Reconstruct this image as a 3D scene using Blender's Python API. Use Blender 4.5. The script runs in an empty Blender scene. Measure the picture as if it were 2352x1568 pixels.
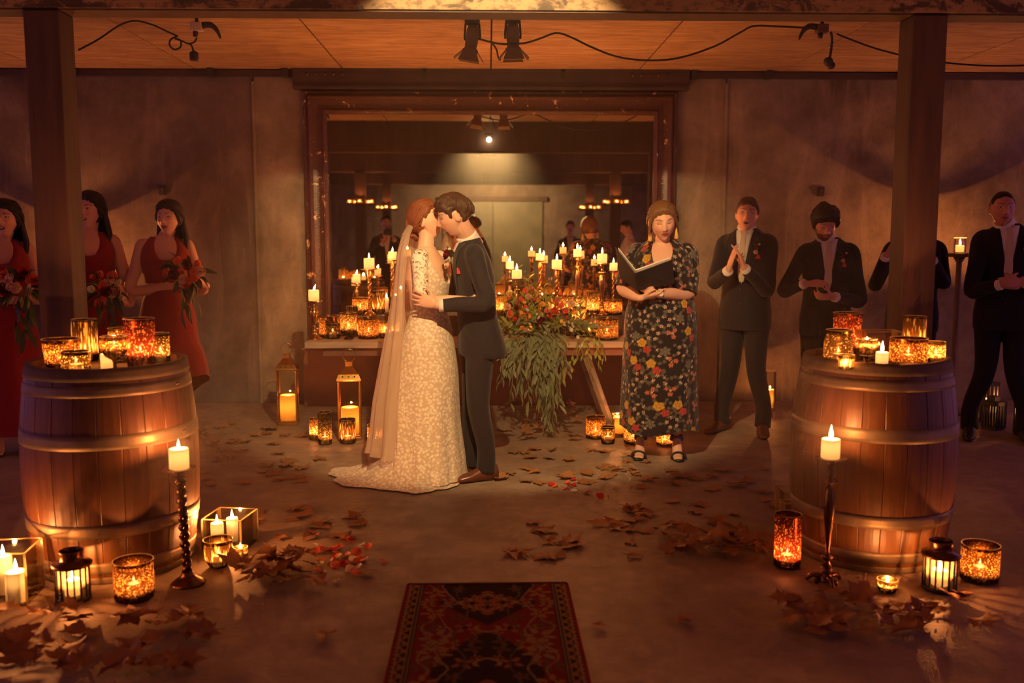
import bpy, bmesh, math, random
import numpy as np
from mathutils import Vector, Matrix, Euler, noise

R_ = random.Random(7)
SC = bpy.context.scene
COL = SC.collection
PI = math.pi

# ------------------------------------------------------------------ camera, world, lamp, exposure
FPX, CAM_H = 2150.0, 1.48
PITCH = math.atan(239/FPX)
YAW = -math.atan(54*math.cos(PITCH)/FPX)
cam_d = bpy.data.cameras.new('camera'); cam = bpy.data.objects.new('camera', cam_d); COL.objects.link(cam)
cam.location = (0, 0, CAM_H)
cam.rotation_euler = (PI/2-PITCH, 0, YAW)
cam_d.sensor_width = 36; cam_d.lens = 36*FPX/2352
cam_d.clip_start = .05; cam_d.clip_end = 100
cam_d.dof.use_dof = True; cam_d.dof.focus_distance = 5.75; cam_d.dof.aperture_fstop = 1.7
SC.camera = cam
W = bpy.data.worlds.new('ambient_fill'); SC.world = W; W.use_nodes = True
W.node_tree.nodes['Background'].inputs[0].default_value = (.66, .22, .48, 1)
W.node_tree.nodes['Background'].inputs[1].default_value = .22  # purple ambient fill, added to lift the darkest tones
SC.view_settings.view_transform = 'Standard'; SC.view_settings.look = 'None'
SC.view_settings.exposure = 1.55; SC.view_settings.gamma = 1.0; SC.view_settings.use_curve_mapping = False
cy = SC.cycles
cy.max_bounces = 8; cy.diffuse_bounces = 2; cy.glossy_bounces = 4; cy.transmission_bounces = 6
cy.transparent_max_bounces = 14; cy.volume_bounces = 0
cy.sample_clamp_indirect = 2.0; cy.sample_clamp_direct = 0.0
cy.caustics_reflective = False; cy.caustics_refractive = False
cy.use_denoising = True; cy.use_light_tree = True
cy.use_adaptive_sampling = True; cy.adaptive_threshold = 0.05; cy.adaptive_min_samples = 12
CANDLE_RGB = (1.0, .312, .08)
CANDLE_W = 2.1
GLOW = .019
SPOT_POS = Vector((.02, 2.90, 2.77))
spot_d = bpy.data.lights.new('stage_spot', 'SPOT'); spot = bpy.data.objects.new('stage_spot', spot_d); COL.objects.link(spot)
spot_d.energy = 185; spot_d.color = (1, .62, .26); spot_d.spot_size = math.radians(53); spot_d.spot_blend = .28; spot_d.shadow_soft_size = .02
spot.location = SPOT_POS
spot.rotation_euler = Vector((0, math.cos(math.radians(24)), -math.sin(math.radians(24)))).to_track_quat('-Z', 'Y').to_euler()

cp, sp = math.cos(PITCH), math.sin(PITCH); cyw, syw = math.cos(YAW), math.sin(YAW)
_f = Vector((-syw*cp, cyw*cp, -sp)); _r = Vector((cyw, syw, 0)); _u = _r.cross(_f)
def ray(px, py): return _f+_r*((px-1176)/FPX)-_u*((py-784)/FPX)
def G(px, py, z=0.0):                    # where the sight line meets the level z
    d = ray(px, py); t = (z-CAM_H)/d.z; return Vector((0, 0, CAM_H))+d*t
def P(px, py, y):                        # where it meets the upright plane at distance y
    d = ray(px, py); return Vector((0, 0, CAM_H))+d*(y/d.y)

# ------------------------------------------------------------------ mesh helpers
def ss(a, b, x):
    t = min(1, max(0, (x-a)/(b-a))); return t*t*(3-2*t)

class MB:
    def __init__(s): s.v = []; s.f = []
    def add(s, vs, fs, M=None):
        n = len(s.v)
        s.v += [tuple(M @ Vector(v)) if M else tuple(v) for v in vs]
        s.f += [tuple(i+n for i in f) for f in fs]; return s
    def box(s, c, d, M=None):
        x, y, z = d[0]/2, d[1]/2, d[2]/2
        vs = [(c[0]+i*x, c[1]+j*y, c[2]+k*z) for i in (-1, 1) for j in (-1, 1) for k in (-1, 1)]
        return s.add(vs, [(0, 1, 3, 2), (4, 6, 7, 5), (0, 4, 5, 1), (2, 3, 7, 6), (0, 2, 6, 4), (1, 5, 7, 3)], M)
    def lathe(s, prof, n=24, M=None, cap0=True, cap1=True, fn=None):
        vs = []; fs = []; m = len(prof)
        for (r, z) in prof:
            for k in range(n):
                a = 2*PI*k/n; rr = r*(fn(a, z) if fn else 1); vs.append((rr*math.cos(a), rr*math.sin(a), z))
        for i in range(m-1):
            for k in range(n):
                k2 = (k+1) % n; fs.append((i*n+k, i*n+k2, (i+1)*n+k2, (i+1)*n+k))
        if cap0: fs.append(tuple(range(n-1, -1, -1)))
        if cap1: fs.append(tuple((m-1)*n+k for k in range(n)))
        return s.add(vs, fs, M)
    def loft(s, rings, cap=True, closed=True):
        n = len(rings[0]); vs = [v for r in rings for v in r]; fs = []
        for i in range(len(rings)-1):
            for k in range(n if closed else n-1):
                k2 = (k+1) % n; fs.append((i*n+k, i*n+k2, (i+1)*n+k2, (i+1)*n+k))
        if cap and closed: fs.append(tuple(range(n-1, -1, -1))); fs.append(tuple((len(rings)-1)*n+k for k in range(n)))
        return s.add(vs, fs)
    def tube(s, pts, rad, n=8, sub=1, flat=None, cap=True):
        pts = [Vector(p) for p in pts]
        if not hasattr(rad, '__len__'): rad = [rad]*len(pts)
        if sub > 1: pts, rad = smooth_path(pts, rad, sub)
        rings = []; m = len(pts); up = None
        for i, p in enumerate(pts):
            t = (pts[min(i+1, m-1)]-pts[max(i-1, 0)]).normalized()
            if up is None: up = Vector(flat) if flat else (Vector((0, 0, 1)) if abs(t.z) < .9 else Vector((0, 1, 0)))
            a = t.cross(up)
            if a.length < 1e-5: a = t.orthogonal()
            a.normalize(); b = a.cross(t); b.normalize(); up = b
            r = rad[i]; ra, rb = (r if hasattr(r, '__len__') else (r, r))
            rings.append([tuple(p+a*(ra*math.cos(2*PI*k/n))+b*(rb*math.sin(2*PI*k/n))) for k in range(n)])
        return s.loft(rings, cap)
    def ball(s, c, r, n=12, m=8, M=None):
        rx, ry, rz = r if hasattr(r, '__len__') else (r, r, r)
        vs = [(c[0], c[1], c[2]-rz)]; fs = []
        for i in range(1, m):
            t = -PI/2+PI*i/m
            for k in range(n):
                a = 2*PI*k/n; vs.append((c[0]+rx*math.cos(t)*math.cos(a), c[1]+ry*math.cos(t)*math.sin(a), c[2]+rz*math.sin(t)))
        vs.append((c[0], c[1], c[2]+rz)); e = len(vs)-1
        for k in range(n):
            k2 = (k+1) % n; fs.append((0, 1+k2, 1+k)); fs.append((e, 1+(m-2)*n+k, 1+(m-2)*n+k2))
            for i in range(m-2): fs.append((1+i*n+k, 1+i*n+k2, 1+(i+1)*n+k2, 1+(i+1)*n+k))
        return s.add(vs, fs, M)
    def mesh(s, name, smooth=True):
        me = bpy.data.meshes.new(name); me.from_pydata(s.v, [], s.f); me.update()
        if smooth: me.polygons.foreach_set('use_smooth', [True]*len(me.polygons))
        return me
    def build(s, name, m, parent=None, smooth=True, loc=None, bevel=0):
        return link(name, s.mesh(name, smooth), m, parent, loc, bevel)

def smooth_path(pts, rad, sub):
    P_, Rr = [], []; n = len(pts)
    for i in range(n-1):
        p0, p1, p2, p3 = pts[max(i-1, 0)], pts[i], pts[i+1], pts[min(i+2, n-1)]
        for k in range(sub):
            t = k/sub
            P_.append(.5*((2*p1)+(p2-p0)*t+(2*p0-5*p1+4*p2-p3)*t*t+(3*p1-p0-3*p2+p3)*t**3))
            a, b = rad[i], rad[i+1]; u = t
            Rr.append(tuple(x+(y-x)*u for x, y in zip(a, b)) if hasattr(a, '__len__') else a+(b-a)*u)
    P_.append(pts[-1]); Rr.append(rad[-1]); return P_, Rr

def link(name, me, m, parent=None, loc=None, bevel=0):
    o = bpy.data.objects.new(name, me); COL.objects.link(o)
    if m is not None and not me.materials: me.materials.append(m)
    if parent: o.parent = parent
    if loc is not None: o.location = loc
    if bevel:
        b = o.modifiers.new('bevel', 'BEVEL'); b.width = bevel; b.segments = 2; b.limit_method = 'ANGLE'
    return o
def tag(o, label, cat, group=None, kind=None):
    if label: o['label'] = label
    if cat: o['category'] = cat
    if group: o['group'] = group
    if kind: o['kind'] = kind
    return o
def thing(name, label, cat, loc=(0, 0, 0), rz=0, group=None):
    o = bpy.data.objects.new(name, None); COL.objects.link(o); o.location = loc; o.rotation_euler = (0, 0, rz)
    o.empty_display_size = .1
    return tag(o, label, cat, group)
def struct(o): o['kind'] = 'structure'; return o
def copy_tree(o, parent=None):
    c = o.copy(); COL.objects.link(c)
    if parent: c.parent = parent
    for ch in list(o.children): copy_tree(ch, c)
    return c

# ------------------------------------------------------------------ materials
class NT:
    def __init__(s, name):
        s.m = bpy.data.materials.new(name); s.m.use_nodes = True; s.t = s.m.node_tree; s.n = s.t.nodes; s.n.clear()
        s.out = s.n.new('ShaderNodeOutputMaterial')
    def new(s, typ, **kw):
        n = s.n.new('ShaderNode'+typ)
        for k, v in kw.items():
            if k.startswith('i_'):
                key = k[2:].replace('_', ' ')
                sock = n.inputs[int(key)] if key.isdigit() else n.inputs[key]
                if hasattr(v, 'is_linked') or hasattr(v, 'links'): s.t.links.new(v, sock)
                else: sock.default_value = (tuple(v)+(1,) if hasattr(v, '__len__') and len(v) == 3 and sock.type == 'RGBA' else v)
            else: setattr(n, k, v)
        return n
    def L(s, a, b): s.t.links.new(a, b)
    def coord(s, kind='Object', scale=(1, 1, 1), rnd=False):
        c = s.new('TexCoord').outputs[kind]
        mp = s.new('Mapping'); mp.inputs['Scale'].default_value = scale; s.L(c, mp.inputs['Vector'])
        if rnd:
            oi = s.new('ObjectInfo'); mu = s.new('Math', operation='MULTIPLY'); s.L(oi.outputs['Random'], mu.inputs[0]); mu.inputs[1].default_value = 37.0
            cb = s.new('CombineXYZ'); s.L(mu.outputs[0], cb.inputs[0]); s.L(mu.outputs[0], cb.inputs[2]); s.L(cb.outputs[0], mp.inputs['Location'])
        return mp.outputs[0]
    def noise(s, vec, scale, detail=4, rough=.55, dist=0):
        n = s.new('TexNoise'); s.L(vec, n.inputs['Vector']); n.inputs['Scale'].default_value = scale
        n.inputs['Detail'].default_value = detail; n.inputs['Roughness'].default_value = rough; n.inputs['Distortion'].default_value = dist
        return n.outputs['Fac']
    def vor(s, vec, scale, feature='F1'):
        n = s.new('TexVoronoi', feature=feature); s.L(vec, n.inputs['Vector']); n.inputs['Scale'].default_value = scale; return n
    def ramp(s, fac, stops):
        r = s.new('ValToRGB'); s.L(fac, r.inputs[0]); e = r.color_ramp.elements
        while len(e) < len(stops): e.new(.5)
        for el, (p, c) in zip(e, stops):
            el.position = p; el.color = tuple(c)+(1,) if hasattr(c, '__len__') else (c, c, c, 1)
        return r.outputs[0]
    def mix(s, fac, a, b, blend='MIX'):
        n = s.new('MixRGB', blend_type=blend)
        for sock, v in zip(n.inputs, (fac, a, b)):
            if hasattr(v, 'links'): s.L(v, sock)
            else: sock.default_value = tuple(v)+(1,) if hasattr(v, '__len__') else v
        return n.outputs[0]
    def bump(s, h, strength=.3, dist=.01):
        b = s.new('Bump'); b.inputs['Strength'].default_value = strength; b.inputs['Distance'].default_value = dist; s.L(h, b.inputs['Height']); return b.outputs[0]
    def princ(s, col, rough=.6, metal=0, normal=None, **kw):
        b = s.new('BsdfPrincipled')
        for k, v in dict(Base_Color=col, Roughness=rough, Metallic=metal, **kw).items():
            so = b.inputs[k.replace('_', ' ')]
            if hasattr(v, 'links'): s.L(v, so)
            else: so.default_value = tuple(v)+(1,) if hasattr(v, '__len__') and len(v) == 3 and so.type == 'RGBA' else v
        if normal is not None: s.L(normal, b.inputs['Normal'])
        return b.outputs[0]
    def mixs(s, fac, a, b):
        n = s.new('MixShader')
        if hasattr(fac, 'links'): s.L(fac, n.inputs[0])
        else: n.inputs[0].default_value = fac
        s.L(a, n.inputs[1]); s.L(b, n.inputs[2]); return n.outputs[0]
    def done(s, sh, vol=None):
        s.L(sh, s.out.inputs['Surface']); return s.m

def pm(name, c1, c2=None, rough=.6, metal=0, scale=8, stretch=(1, 1, 1), bump=.2, bscale=None, rnd=True, bdist=.004, **kw):
    t = NT(name); v = t.coord('Object', stretch, rnd)
    f = t.noise(v, scale, 5)
    col = t.mix(t.ramp(f, [(.3, 0), (.7, 1)]), c1, c2 or tuple(x*.7 for x in c1))
    nb = t.bump(t.noise(v, bscale or scale*4, 4), bump, bdist) if bump else None
    return t.done(t.princ(col, rough, metal, nb, **kw))

def concrete(name, dark, light, rough, spec=.3):
    t = NT(name); v = t.coord('Object')
    a = t.noise(v, .9, 6, .65, .6); b = t.noise(v, 4.5, 6, .7); c = t.noise(v, 38, 3)
    st = t.noise(t.coord('Object', (3, 3, .5)), 1.6, 5, .6, 1.2)
    col = t.mix(t.ramp(a, [(.32, 0), (.68, 1)]), dark, light)
    col = t.mix(t.ramp(b, [(.42, 0), (.75, .55)]), col, tuple(x*.62 for x in dark))
    col = t.mix(t.ramp(st, [(.52, 0), (.72, .4)]), col, tuple(min(1, x*1.35) for x in light))
    col = t.mix(t.ramp(c, [(.55, 0), (.8, .35)]), col, tuple(x*.5 for x in dark))
    r = t.ramp(b, [(.2, rough-.18), (.8, rough+.1)])
    n = t.bump(t.mix(.5, b, c), .35, .012)
    return t.done(t.princ(col, r, 0, n, Specular_IOR_Level=spec))

m_floor = concrete('floor_concrete', (.25, .175, .13), (.40, .31, .235), .62, .35)
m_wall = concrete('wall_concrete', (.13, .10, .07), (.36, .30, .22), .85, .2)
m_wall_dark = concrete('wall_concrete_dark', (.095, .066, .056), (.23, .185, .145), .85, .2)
def plywood():
    t = NT('ceiling_plywood'); v = t.coord('Object', (.7, 5, 1), True)
    a = t.noise(v, 2.2, 6, .65, 1.5); b = t.noise(v, 9, 5, .6, .8)
    col = t.mix(t.ramp(a, [(.3, 0), (.72, 1)]), (.30, .15, .06), (.62, .42, .21))
    col = t.mix(t.ramp(b, [(.50, 0), (.72, .75)]), col, (.20, .09, .04))
    return t.done(t.princ(col, .7, 0, t.bump(b, .15, .004)))
m_ply = plywood()
m_timber = pm('dark_timber', (.045, .024, .019), (.085, .045, .032), .7, scale=3, stretch=(6, 6, .6), bump=.5)
m_steel = pm('dark_steel', (.05, .035, .03), (.09, .06, .05), .55, .3, scale=4, bump=.3)
m_black = pm('matte_black', (.02, .018, .018), (.035, .03, .03), .6, bump=.1)
m_iron = pm('worn_iron', (.10, .08, .065), (.22, .17, .12), .42, .85, scale=14, bump=.25)
def beam_mat():
    t = NT('peeling_painted_beam'); v = t.coord('Object', (1, 1, 1.6))
    a = t.noise(v, 5, 8, .7, .5); c = t.noise(v, 22, 5, .7)
    col = t.mix(t.ramp(a, [(.44, 0), (.50, 1)]), (.05, .036, .028), (.30, .20, .11))
    col = t.mix(t.ramp(c, [(.5, 0), (.62, .8)]), col, (.08, .055, .04))
    return t.done(t.princ(col, .7, 0, t.bump(a, .5, .01)))
m_beam = beam_mat()
def frame_mat():
    t = NT('chipped_frame_wood'); v = t.coord('Object', (1, 1, 1))
    a = t.noise(v, 4, 6, .6); b = t.noise(v, 9, 7, .75, .4); c = t.noise(v, 60, 3)
    col = t.mix(a, (.035, .013, .009), (.095, .034, .018))
    chip = t.ramp(b, [(.615, 0), (.64, 1)])
    col = t.mix(chip, col, (.72, .50, .27))
    col = t.mix(t.ramp(c, [(.66, 0), (.72, .6)]), col, (.55, .32, .12))
    return t.done(t.princ(col, .34, 0, t.bump(t.mix(.5, b, c), .5, .006)))
m_frame = frame_mat()
def mirror_mat():
    t = NT('aged_mirror'); v = t.coord('Object')
    sp = t.ramp(t.noise(v, 3, 8, .75), [(.60, 0), (.75, .16)])
    g = t.new('BsdfGlossy', i_Color=(.80, .74, .62), i_Roughness=.012).outputs[0]
    d = t.new('BsdfDiffuse', i_Color=(.28, .24, .18)).outputs[0]
    return t.done(t.mixs(sp, g, d))
m_mirror = mirror_mat()
def stave_mat():
    t = NT('oak_stave'); v = t.coord('Object', (5, 5, .55), True)
    a = t.noise(v, 3, 6, .65, .8); b = t.noise(v, 14, 4)
    oi = t.new('ObjectInfo').outputs['Random']
    col = t.mix(t.ramp(a, [(.3, 0), (.7, 1)]), (.075, .027, .008), (.165, .068, .019))
    col = t.mix(t.ramp(b, [(.5, 0), (.75, .5)]), col, (.04, .014, .006))
    col = t.mix(t.ramp(oi, [(0, 0), (1, .3)]), col, (.11, .045, .014))
    return t.done(t.princ(col, .42, 0, t.bump(b, .3, .003)))
m_stave = stave_mat()
m_hoop = pm('galvanised_hoop', (.26, .20, .12), (.17, .12, .07), .5, .45, scale=9, bump=.2)
m_rim = pm('weathered_oak', (.11, .078, .042), (.17, .125, .07), .75, scale=5, stretch=(3, 3, 3), bump=.4)
m_table = pm('weathered_table_top', (.34, .24, .17), (.50, .37, .26), .75, scale=4, stretch=(1, 6, 6), bump=.4)
m_leg = pm('grey_trestle_wood', (.24, .19, .14), (.34, .27, .2), .75, scale=5, bump=.3)
m_plinth = pm('red_brown_board', (.15, .065, .04), (.21, .09, .055), .7, scale=3, bump=.2)
m_brass = pm('aged_brass', (.62, .36, .11), (.40, .20, .06), .25, 1, scale=20, bump=.12)
m_goldstick = pm('gold_leaf_metal', (.85, .50, .17), (.55, .28, .08), .22, 1, scale=25, bump=.15)
m_bronze = pm('dark_bronze', (.20, .09, .045), (.10, .045, .025), .28, .9, scale=18, bump=.15)
def wax(name, c, rad):
    t = NT(name)
    return t.done(t.mixs(.62, t.princ(c, .5), t.new('BsdfTranslucent', i_Color=c).outputs[0]))
m_wax = wax('cream_wax', (.98, .90, .68), (.030, .020, .009))
m_waxw = wax('ivory_wax', (.99, .93, .78), (.024, .018, .010))
m_waxo = wax('amber_wax', (.99, .66, .16), (.05, .028, .006))
def flame_mat():
    t = NT('flame'); z = t.new('SeparateXYZ', i_0=t.new('TexCoord').outputs['Generated']).outputs[2]
    c = t.ramp(z, [(0, (1, .38, .06)), (.25, (1, .72, .30)), (.7, (1, .80, .40)), (1, (1, .5, .12))])
    ad = t.new('AddShader'); t.L(t.new('Emission', i_Color=c, i_Strength=6.0).outputs[0], ad.inputs[0]); t.L(t.new('BsdfTransparent').outputs[0], ad.inputs[1])
    m = t.done(ad.outputs[0]); m.cycles.emission_sampling = 'NONE'; return m
m_flame = flame_mat()
def glass(name, tint=(.98, .95, .88), refl=.9):
    t = NT(name)
    fr = t.new('Fresnel'); fr.inputs[0].default_value = 1.45
    mu = t.new('Math', operation='MULTIPLY', i_0=fr.outputs[0], i_1=refl).outputs[0]
    return t.done(t.mixs(mu, t.new('BsdfTransparent', i_Color=tint).outputs[0], t.new('BsdfGlossy', i_Color=(1, .95, .85), i_Roughness=.03).outputs[0]))
m_glass = glass('clear_glass')
def edge_glass():
    t = NT('glass_edge')
    return t.done(t.mixs(.75, t.new('BsdfTransparent', i_Color=(.9, .85, .6)).outputs[0], t.mixs(.3, t.new('BsdfTranslucent', i_Color=(.95, .85, .5)).outputs[0], t.new('BsdfGlossy', i_Color=(1, .9, .7), i_Roughness=.15).outputs[0])))
m_edge = edge_glass()
def hazy_glass():
    t = NT('hazy_lantern_glass')
    return t.done(t.mixs(.32, t.new('BsdfTransparent', i_Color=(.98, .92, .75)).outputs[0], t.mixs(.25, t.new('BsdfTranslucent', i_Color=(.40, .36, .22)).outputs[0], t.new('BsdfGlossy', i_Color=(1, .9, .7), i_Roughness=.25).outputs[0])))
m_hazy = hazy_glass()
def mercury(name, bright, dark, scale, lo=.35, hi=.5, clear=.30, tr=1.0, stretch=(1, 1, 1)):
    t = NT(name); v = t.coord('Object', stretch, True)
    vo = t.vor(v, scale).outputs['Distance']; nz = t.noise(v, scale*.45, 4, .6)
    f = t.mix(.55, vo, nz)
    msk = t.ramp(f, [(lo, 1), (hi, 0)])
    tl = t.new('BsdfTranslucent', i_Color=tuple(x*tr for x in bright)).outputs[0]
    tp = t.new('BsdfTransparent', i_Color=tuple(.25+.55*x for x in bright)).outputs[0]
    gl = t.new('BsdfGlossy', i_Color=bright, i_Roughness=.22, i_Normal=t.bump(vo, .5, .004)).outputs[0]
    A = t.mixs(.12, t.mixs(clear, tl, tp), gl)
    dk = t.mixs(.5, t.new('BsdfTranslucent', i_Color=dark).outputs[0], t.new('BsdfGlossy', i_Color=tuple(min(1, x*3.5) for x in dark), i_Roughness=.25).outputs[0])
    dk = t.mixs(.10, dk, tp)
    return t.done(t.mixs(msk, dk, A))
T_ = .30
HAZE = .042
m_mer = {
 'gold': mercury('gold_mercury_glass', (1.1*T_, .86*T_, .34*T_), (.045, .022, .005), 165, .30, .50, .26),
 'amber': mercury('amber_mercury_glass', (1.1*T_, .70*T_, .20*T_), (.045, .017, .004), 140, .31, .49, .24),
 'dark': mercury('dark_gold_mercury_glass', (1.2*T_, .90*T_, .36*T_), (.014, .008, .002), 150, .28, .42, .30),
 'red': mercury('red_mercury_glass', (1.5*T_, .60*T_, .26*T_), (.05, .008, .003), 150, .30, .46, .22, 1, (1, 1, .6)),
 'fluted': mercury('fluted_mercury_glass', (1.1*T_, .88*T_, .34*T_), (.03, .015, .004), 75, .29, .48, .30, 1, (1.6, 1.6, .25)),
}

# ------------------------------------------------------------------ the setting
WY, CZ = 8.37, 2.92
struct(MB().box((0, 1.6, -.06), (13, 14.4, .12)).build('floor', m_floor, smooth=False))
def wall_back():
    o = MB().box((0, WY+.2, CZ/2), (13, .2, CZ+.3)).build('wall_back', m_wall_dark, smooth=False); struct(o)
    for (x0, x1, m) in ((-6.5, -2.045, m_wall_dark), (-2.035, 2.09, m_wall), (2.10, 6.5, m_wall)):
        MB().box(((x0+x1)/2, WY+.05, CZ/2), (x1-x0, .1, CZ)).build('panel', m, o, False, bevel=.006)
    for x in (-2.04, 2.095):
        MB().box((x, WY-.004, CZ/2-.05), (.022, .02, CZ-.1)).build('joint_strip', m_wall, o, False)
    return o
wall_back()
struct(MB().box((0, -5.2, CZ/2), (13, .2, CZ)).build('wall_rear', m_wall_dark, smooth=False))
ce = struct(MB().box((0, 1.6, CZ+.10), (13, 14.4, .12)).build('ceiling', m_black, smooth=False))
xj = [-6.4, -5.10, -3.80, -2.52, -1.25, .025, 1.305, 2.58, 3.86, 5.14, 6.42]
for i in range(len(xj)-1):
    for (y0, y1) in ((4.7, WY), (1.0, 4.68), (-5, .98)):
        MB().box(((xj[i]+xj[i+1])/2, (y0+y1)/2, CZ+.02), (xj[i+1]-xj[i]-.012, y1-y0, .04)).build('panel', m_ply, ce, False)
# steel angle along the wall head, with its clips, and the lintel over the mirror
sl = struct(MB().box((-4.0, WY-.03, 2.885), (4.75, .06, .05)).box((3.98, WY-.03, 2.885), (4.7, .06, .05)).build('trim_1', m_steel, smooth=False))
for px in (175, 490, 660, 1590, 1760, 2065):
    x = P(px, 165, WY).x
    MB().box((x, WY-.075, 2.885), (.05, .09, .075)).build('clip', m_black, sl, False, bevel=.004)
ln = struct(MB().box((.035, WY-.05, 2.835), (3.42, .10, .165)).box((.035, WY-.06, 2.76), (3.42, .12, .02)).box((.035, WY-.06, 2.908), (3.42, .12, .02)).build('trim_2', m_steel, smooth=False))
for x in (-.545, .645):
    MB().box((x, WY-.09, 2.89), (.03, .06, .09)).build('clip', m_black, ln, False)
for x in [-1.55+.075*k for k in range(5)]+[1.25+.075*k for k in range(5)]:
    MB().ball((x, WY-.105, 2.87), .012, 8, 6).build('bolt', m_iron, ln)
# front portal: beam on two posts, and two more portals down the room
def beam(y):
    o = struct(MB().box((0, y+.085, 2.734), (11, .17, .372)).build('beam', m_timber, smooth=False, bevel=.008))
    MB().box((0, y-.004, 2.734), (11, .008, .37)).build('painted_face', m_beam, o, False)
    MB().box((0, y+.088, 2.5475), (11, .15, .012)).build('soffit_board', m_timber, o, False)
    return o
def post(x, y, w=.165):
    o = struct(MB().box((x, y+w/2, 1.27), (w, w, 2.54)).build('pillar', m_timber, smooth=False, bevel=.006))
    MB().box((x, y+w/2, .03), (w+.04, w+.04, .06)).build('base_plate', m_steel, o, False)
    return o
PY = 4.58
beam(PY); post(-2.095, PY); post(2.125, PY)
beam(.95); post(-2.10, 1.0); post(2.10, 1.0)
beam(-2.6); post(-2.05, -2.5); post(2.05, -2.5)
# rear doors seen in the mirror
dd = MB().box((.1, -5.07, 1.15), (2.3, .06, 2.3)).build('door_1', pm('green_grey_door', (.085, .085, .055), (.15, .14, .085), .5, scale=3), smooth=False, bevel=.01); struct(dd)
MB().box((.1, -5.03, 1.15), (.02, .02, 2.28)).build('meeting_stile', m_black, dd, False)
MB().box((.1, -5.03, 2.36), (2.5, .08, .1)).build('door_head', m_timber, dd, False)

# ------------------------------------------------------------------ candles and their holders
FL = MB().lathe([(.0015, 0), (.0048, .004), (.0066, .010), (.0058, .017), (.0034, .026), (.0012, .034), (.0003, .038)], 8).mesh('flame_shape'); FL.materials.append(m_flame)
WK = MB().tube([(0, 0, -.004), (0, 0, .003), (.001, 0, .007)], .0009, 5).mesh('wick_shape'); WK.materials.append(m_black)
def wax_body(m):
    me = MB().lathe([(.9, 0), (1, .03), (1, .93), (.975, .985), (.93, 1), (.80, .985), (.45, .965), (.02, .96)], 28).mesh('candle_shape'); me.materials.append(m); return me
WB = {k: wax_body(m) for k, m in (('cream', m_wax), ('ivory', m_waxw), ('amber', m_waxo))}
N_L = [0]
def candle(loc, r, h, label, kind='cream', power=None, fl=1.0, lean=0, name='candle', group=None, glow=True):
    t = thing(name, label, 'candle', loc, 0, group)
    b = link('wax', WB[kind], None, t); b.scale = (r, r, h)
    w = link('wick', WK, None, t, (0, 0, h*.965))
    if kind != 'amber': f = link('flame', FL, None, t, (0, 0, h*.965+.003)); f.scale = (fl, fl, fl*1.1); f.rotation_euler = (0, lean, 0)
    ld = bpy.data.lights.new('candle_light', 'POINT'); ld.energy = CANDLE_W if power is None else power
    ld.color = CANDLE_RGB; ld.shadow_soft_size = .007
    lo = bpy.data.objects.new('candle_light', ld); COL.objects.link(lo); lo.parent = t; lo.location = (0, 0, h*.965+.018*fl); N_L[0] += 1
    if glow:                                                 # added light inside the wax, standing in for flame light passing through
        gd = bpy.data.lights.new('wax_glow', 'POINT'); gd.energy = GLOW*(r/.03)**2*(1.5 if kind == 'amber' else 1); gd.color = (1, .50, .17); gd.shadow_soft_size = r*.3
        go = bpy.data.objects.new('wax_glow', gd); COL.objects.link(go); go.parent = t; go.location = (0, 0, h-min(h*.45, r*(.9 if kind != 'amber' else 1.9)))
    return t

def vessel(loc, r, h, mk, label, style='straight', clabel=None, ch=None, cr=None, power=None, name='votive_holder', group=None, rz=0, tilt=0):
    o = mk; n = 40; fn = None; w = .0035
    if style == 'straight': pr = [(0, .003), (.86*r, .003), (.97*r, .006), (r, .018), (r, h*.5), (r, h-.006), (r*1.015, h-.002)]
    elif style == 'fluted':
        pr = [(0, .003), (.86*r, .003), (.97*r, .006), (r, .018), (r, h*.5), (r, h-.012), (r*1.02, h-.002)]; n = 72
        fn = lambda a, z: 1+(.035*abs(math.sin(9*a))-.018 if .01 < z < h-.004 else 0)
    elif style == 'taper': pr = [(0, .003), (.78*r, .003), (.84*r, .01), (.90*r, h*.45), (r, h-.006), (r*1.02, h-.001)]
    elif style == 'flared': pr = [(0, .003), (.62*r, .003), (.72*r, .012), (.92*r, h*.3), (r, h*.62), (.97*r, h*.86), (r*1.05, h-.001)]
    elif style == 'necked': pr = [(0, .003), (.9*r, .003), (r, .012), (r, h*.6), (.95*r, h*.74), (.86*r, h*.80), (.86*r, h-.006), (.89*r, h-.001)]
    elif style == 'goblet':
        pr = [(0, .002), (.62*r, .002), (.64*r, .006), (.20*r, .012), (.13*r, .03), (.13*r, h*.30), (.2*r, h*.36), (.62*r, h*.46), (.93*r, h*.62), (r, h*.78), (.97*r, h-.002)]
        n = 48
        fn = lambda a, z: 1+(.03*math.sin(12*a)*math.sin(z*300) if h*.36 < z < h*.86 else 0)
    elif style == 'footed': pr = [(0, .002), (.6*r, .002), (.62*r, .006), (.3*r, .014), (.34*r, .022), (.8*r, .04), (r, .065), (r, h*.6), (r, h-.006), (r*1.02, h-.001)]
    top = pr[-1]
    pr = pr+[(top[0]-w*.5, h+.001), (top[0]-w, h-.001), (top[0]-w*1.2, h-.016)]
    b = MB().lathe(pr, n, cap0=False, cap1=False, fn=fn).build(name, m_mer[mk], None)
    b.location = loc; b.rotation_euler = (tilt, 0, rz)
    tag(b, label, 'candle holder', group)
    MB().lathe([(top[0]-w, h-.002), (top[0], h-.002), (top[0]+.0008, h+.0005), (top[0]-w*.5, h+.0018), (top[0]-w-.0005, h+.0005), (top[0]-w, h-.002)], 32, cap0=False, cap1=False).build('rim', m_edge, b)
    zb = {'goblet': h*.44, 'footed': .045}.get(style, .004)
    ch = ch if ch else min(h*.38, .05); cr = cr or min(r*.62, .03)
    candle((loc[0], loc[1], loc[2]+zb), cr, ch, clabel, 'ivory', power, .8, glow=False)
    return b

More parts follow.
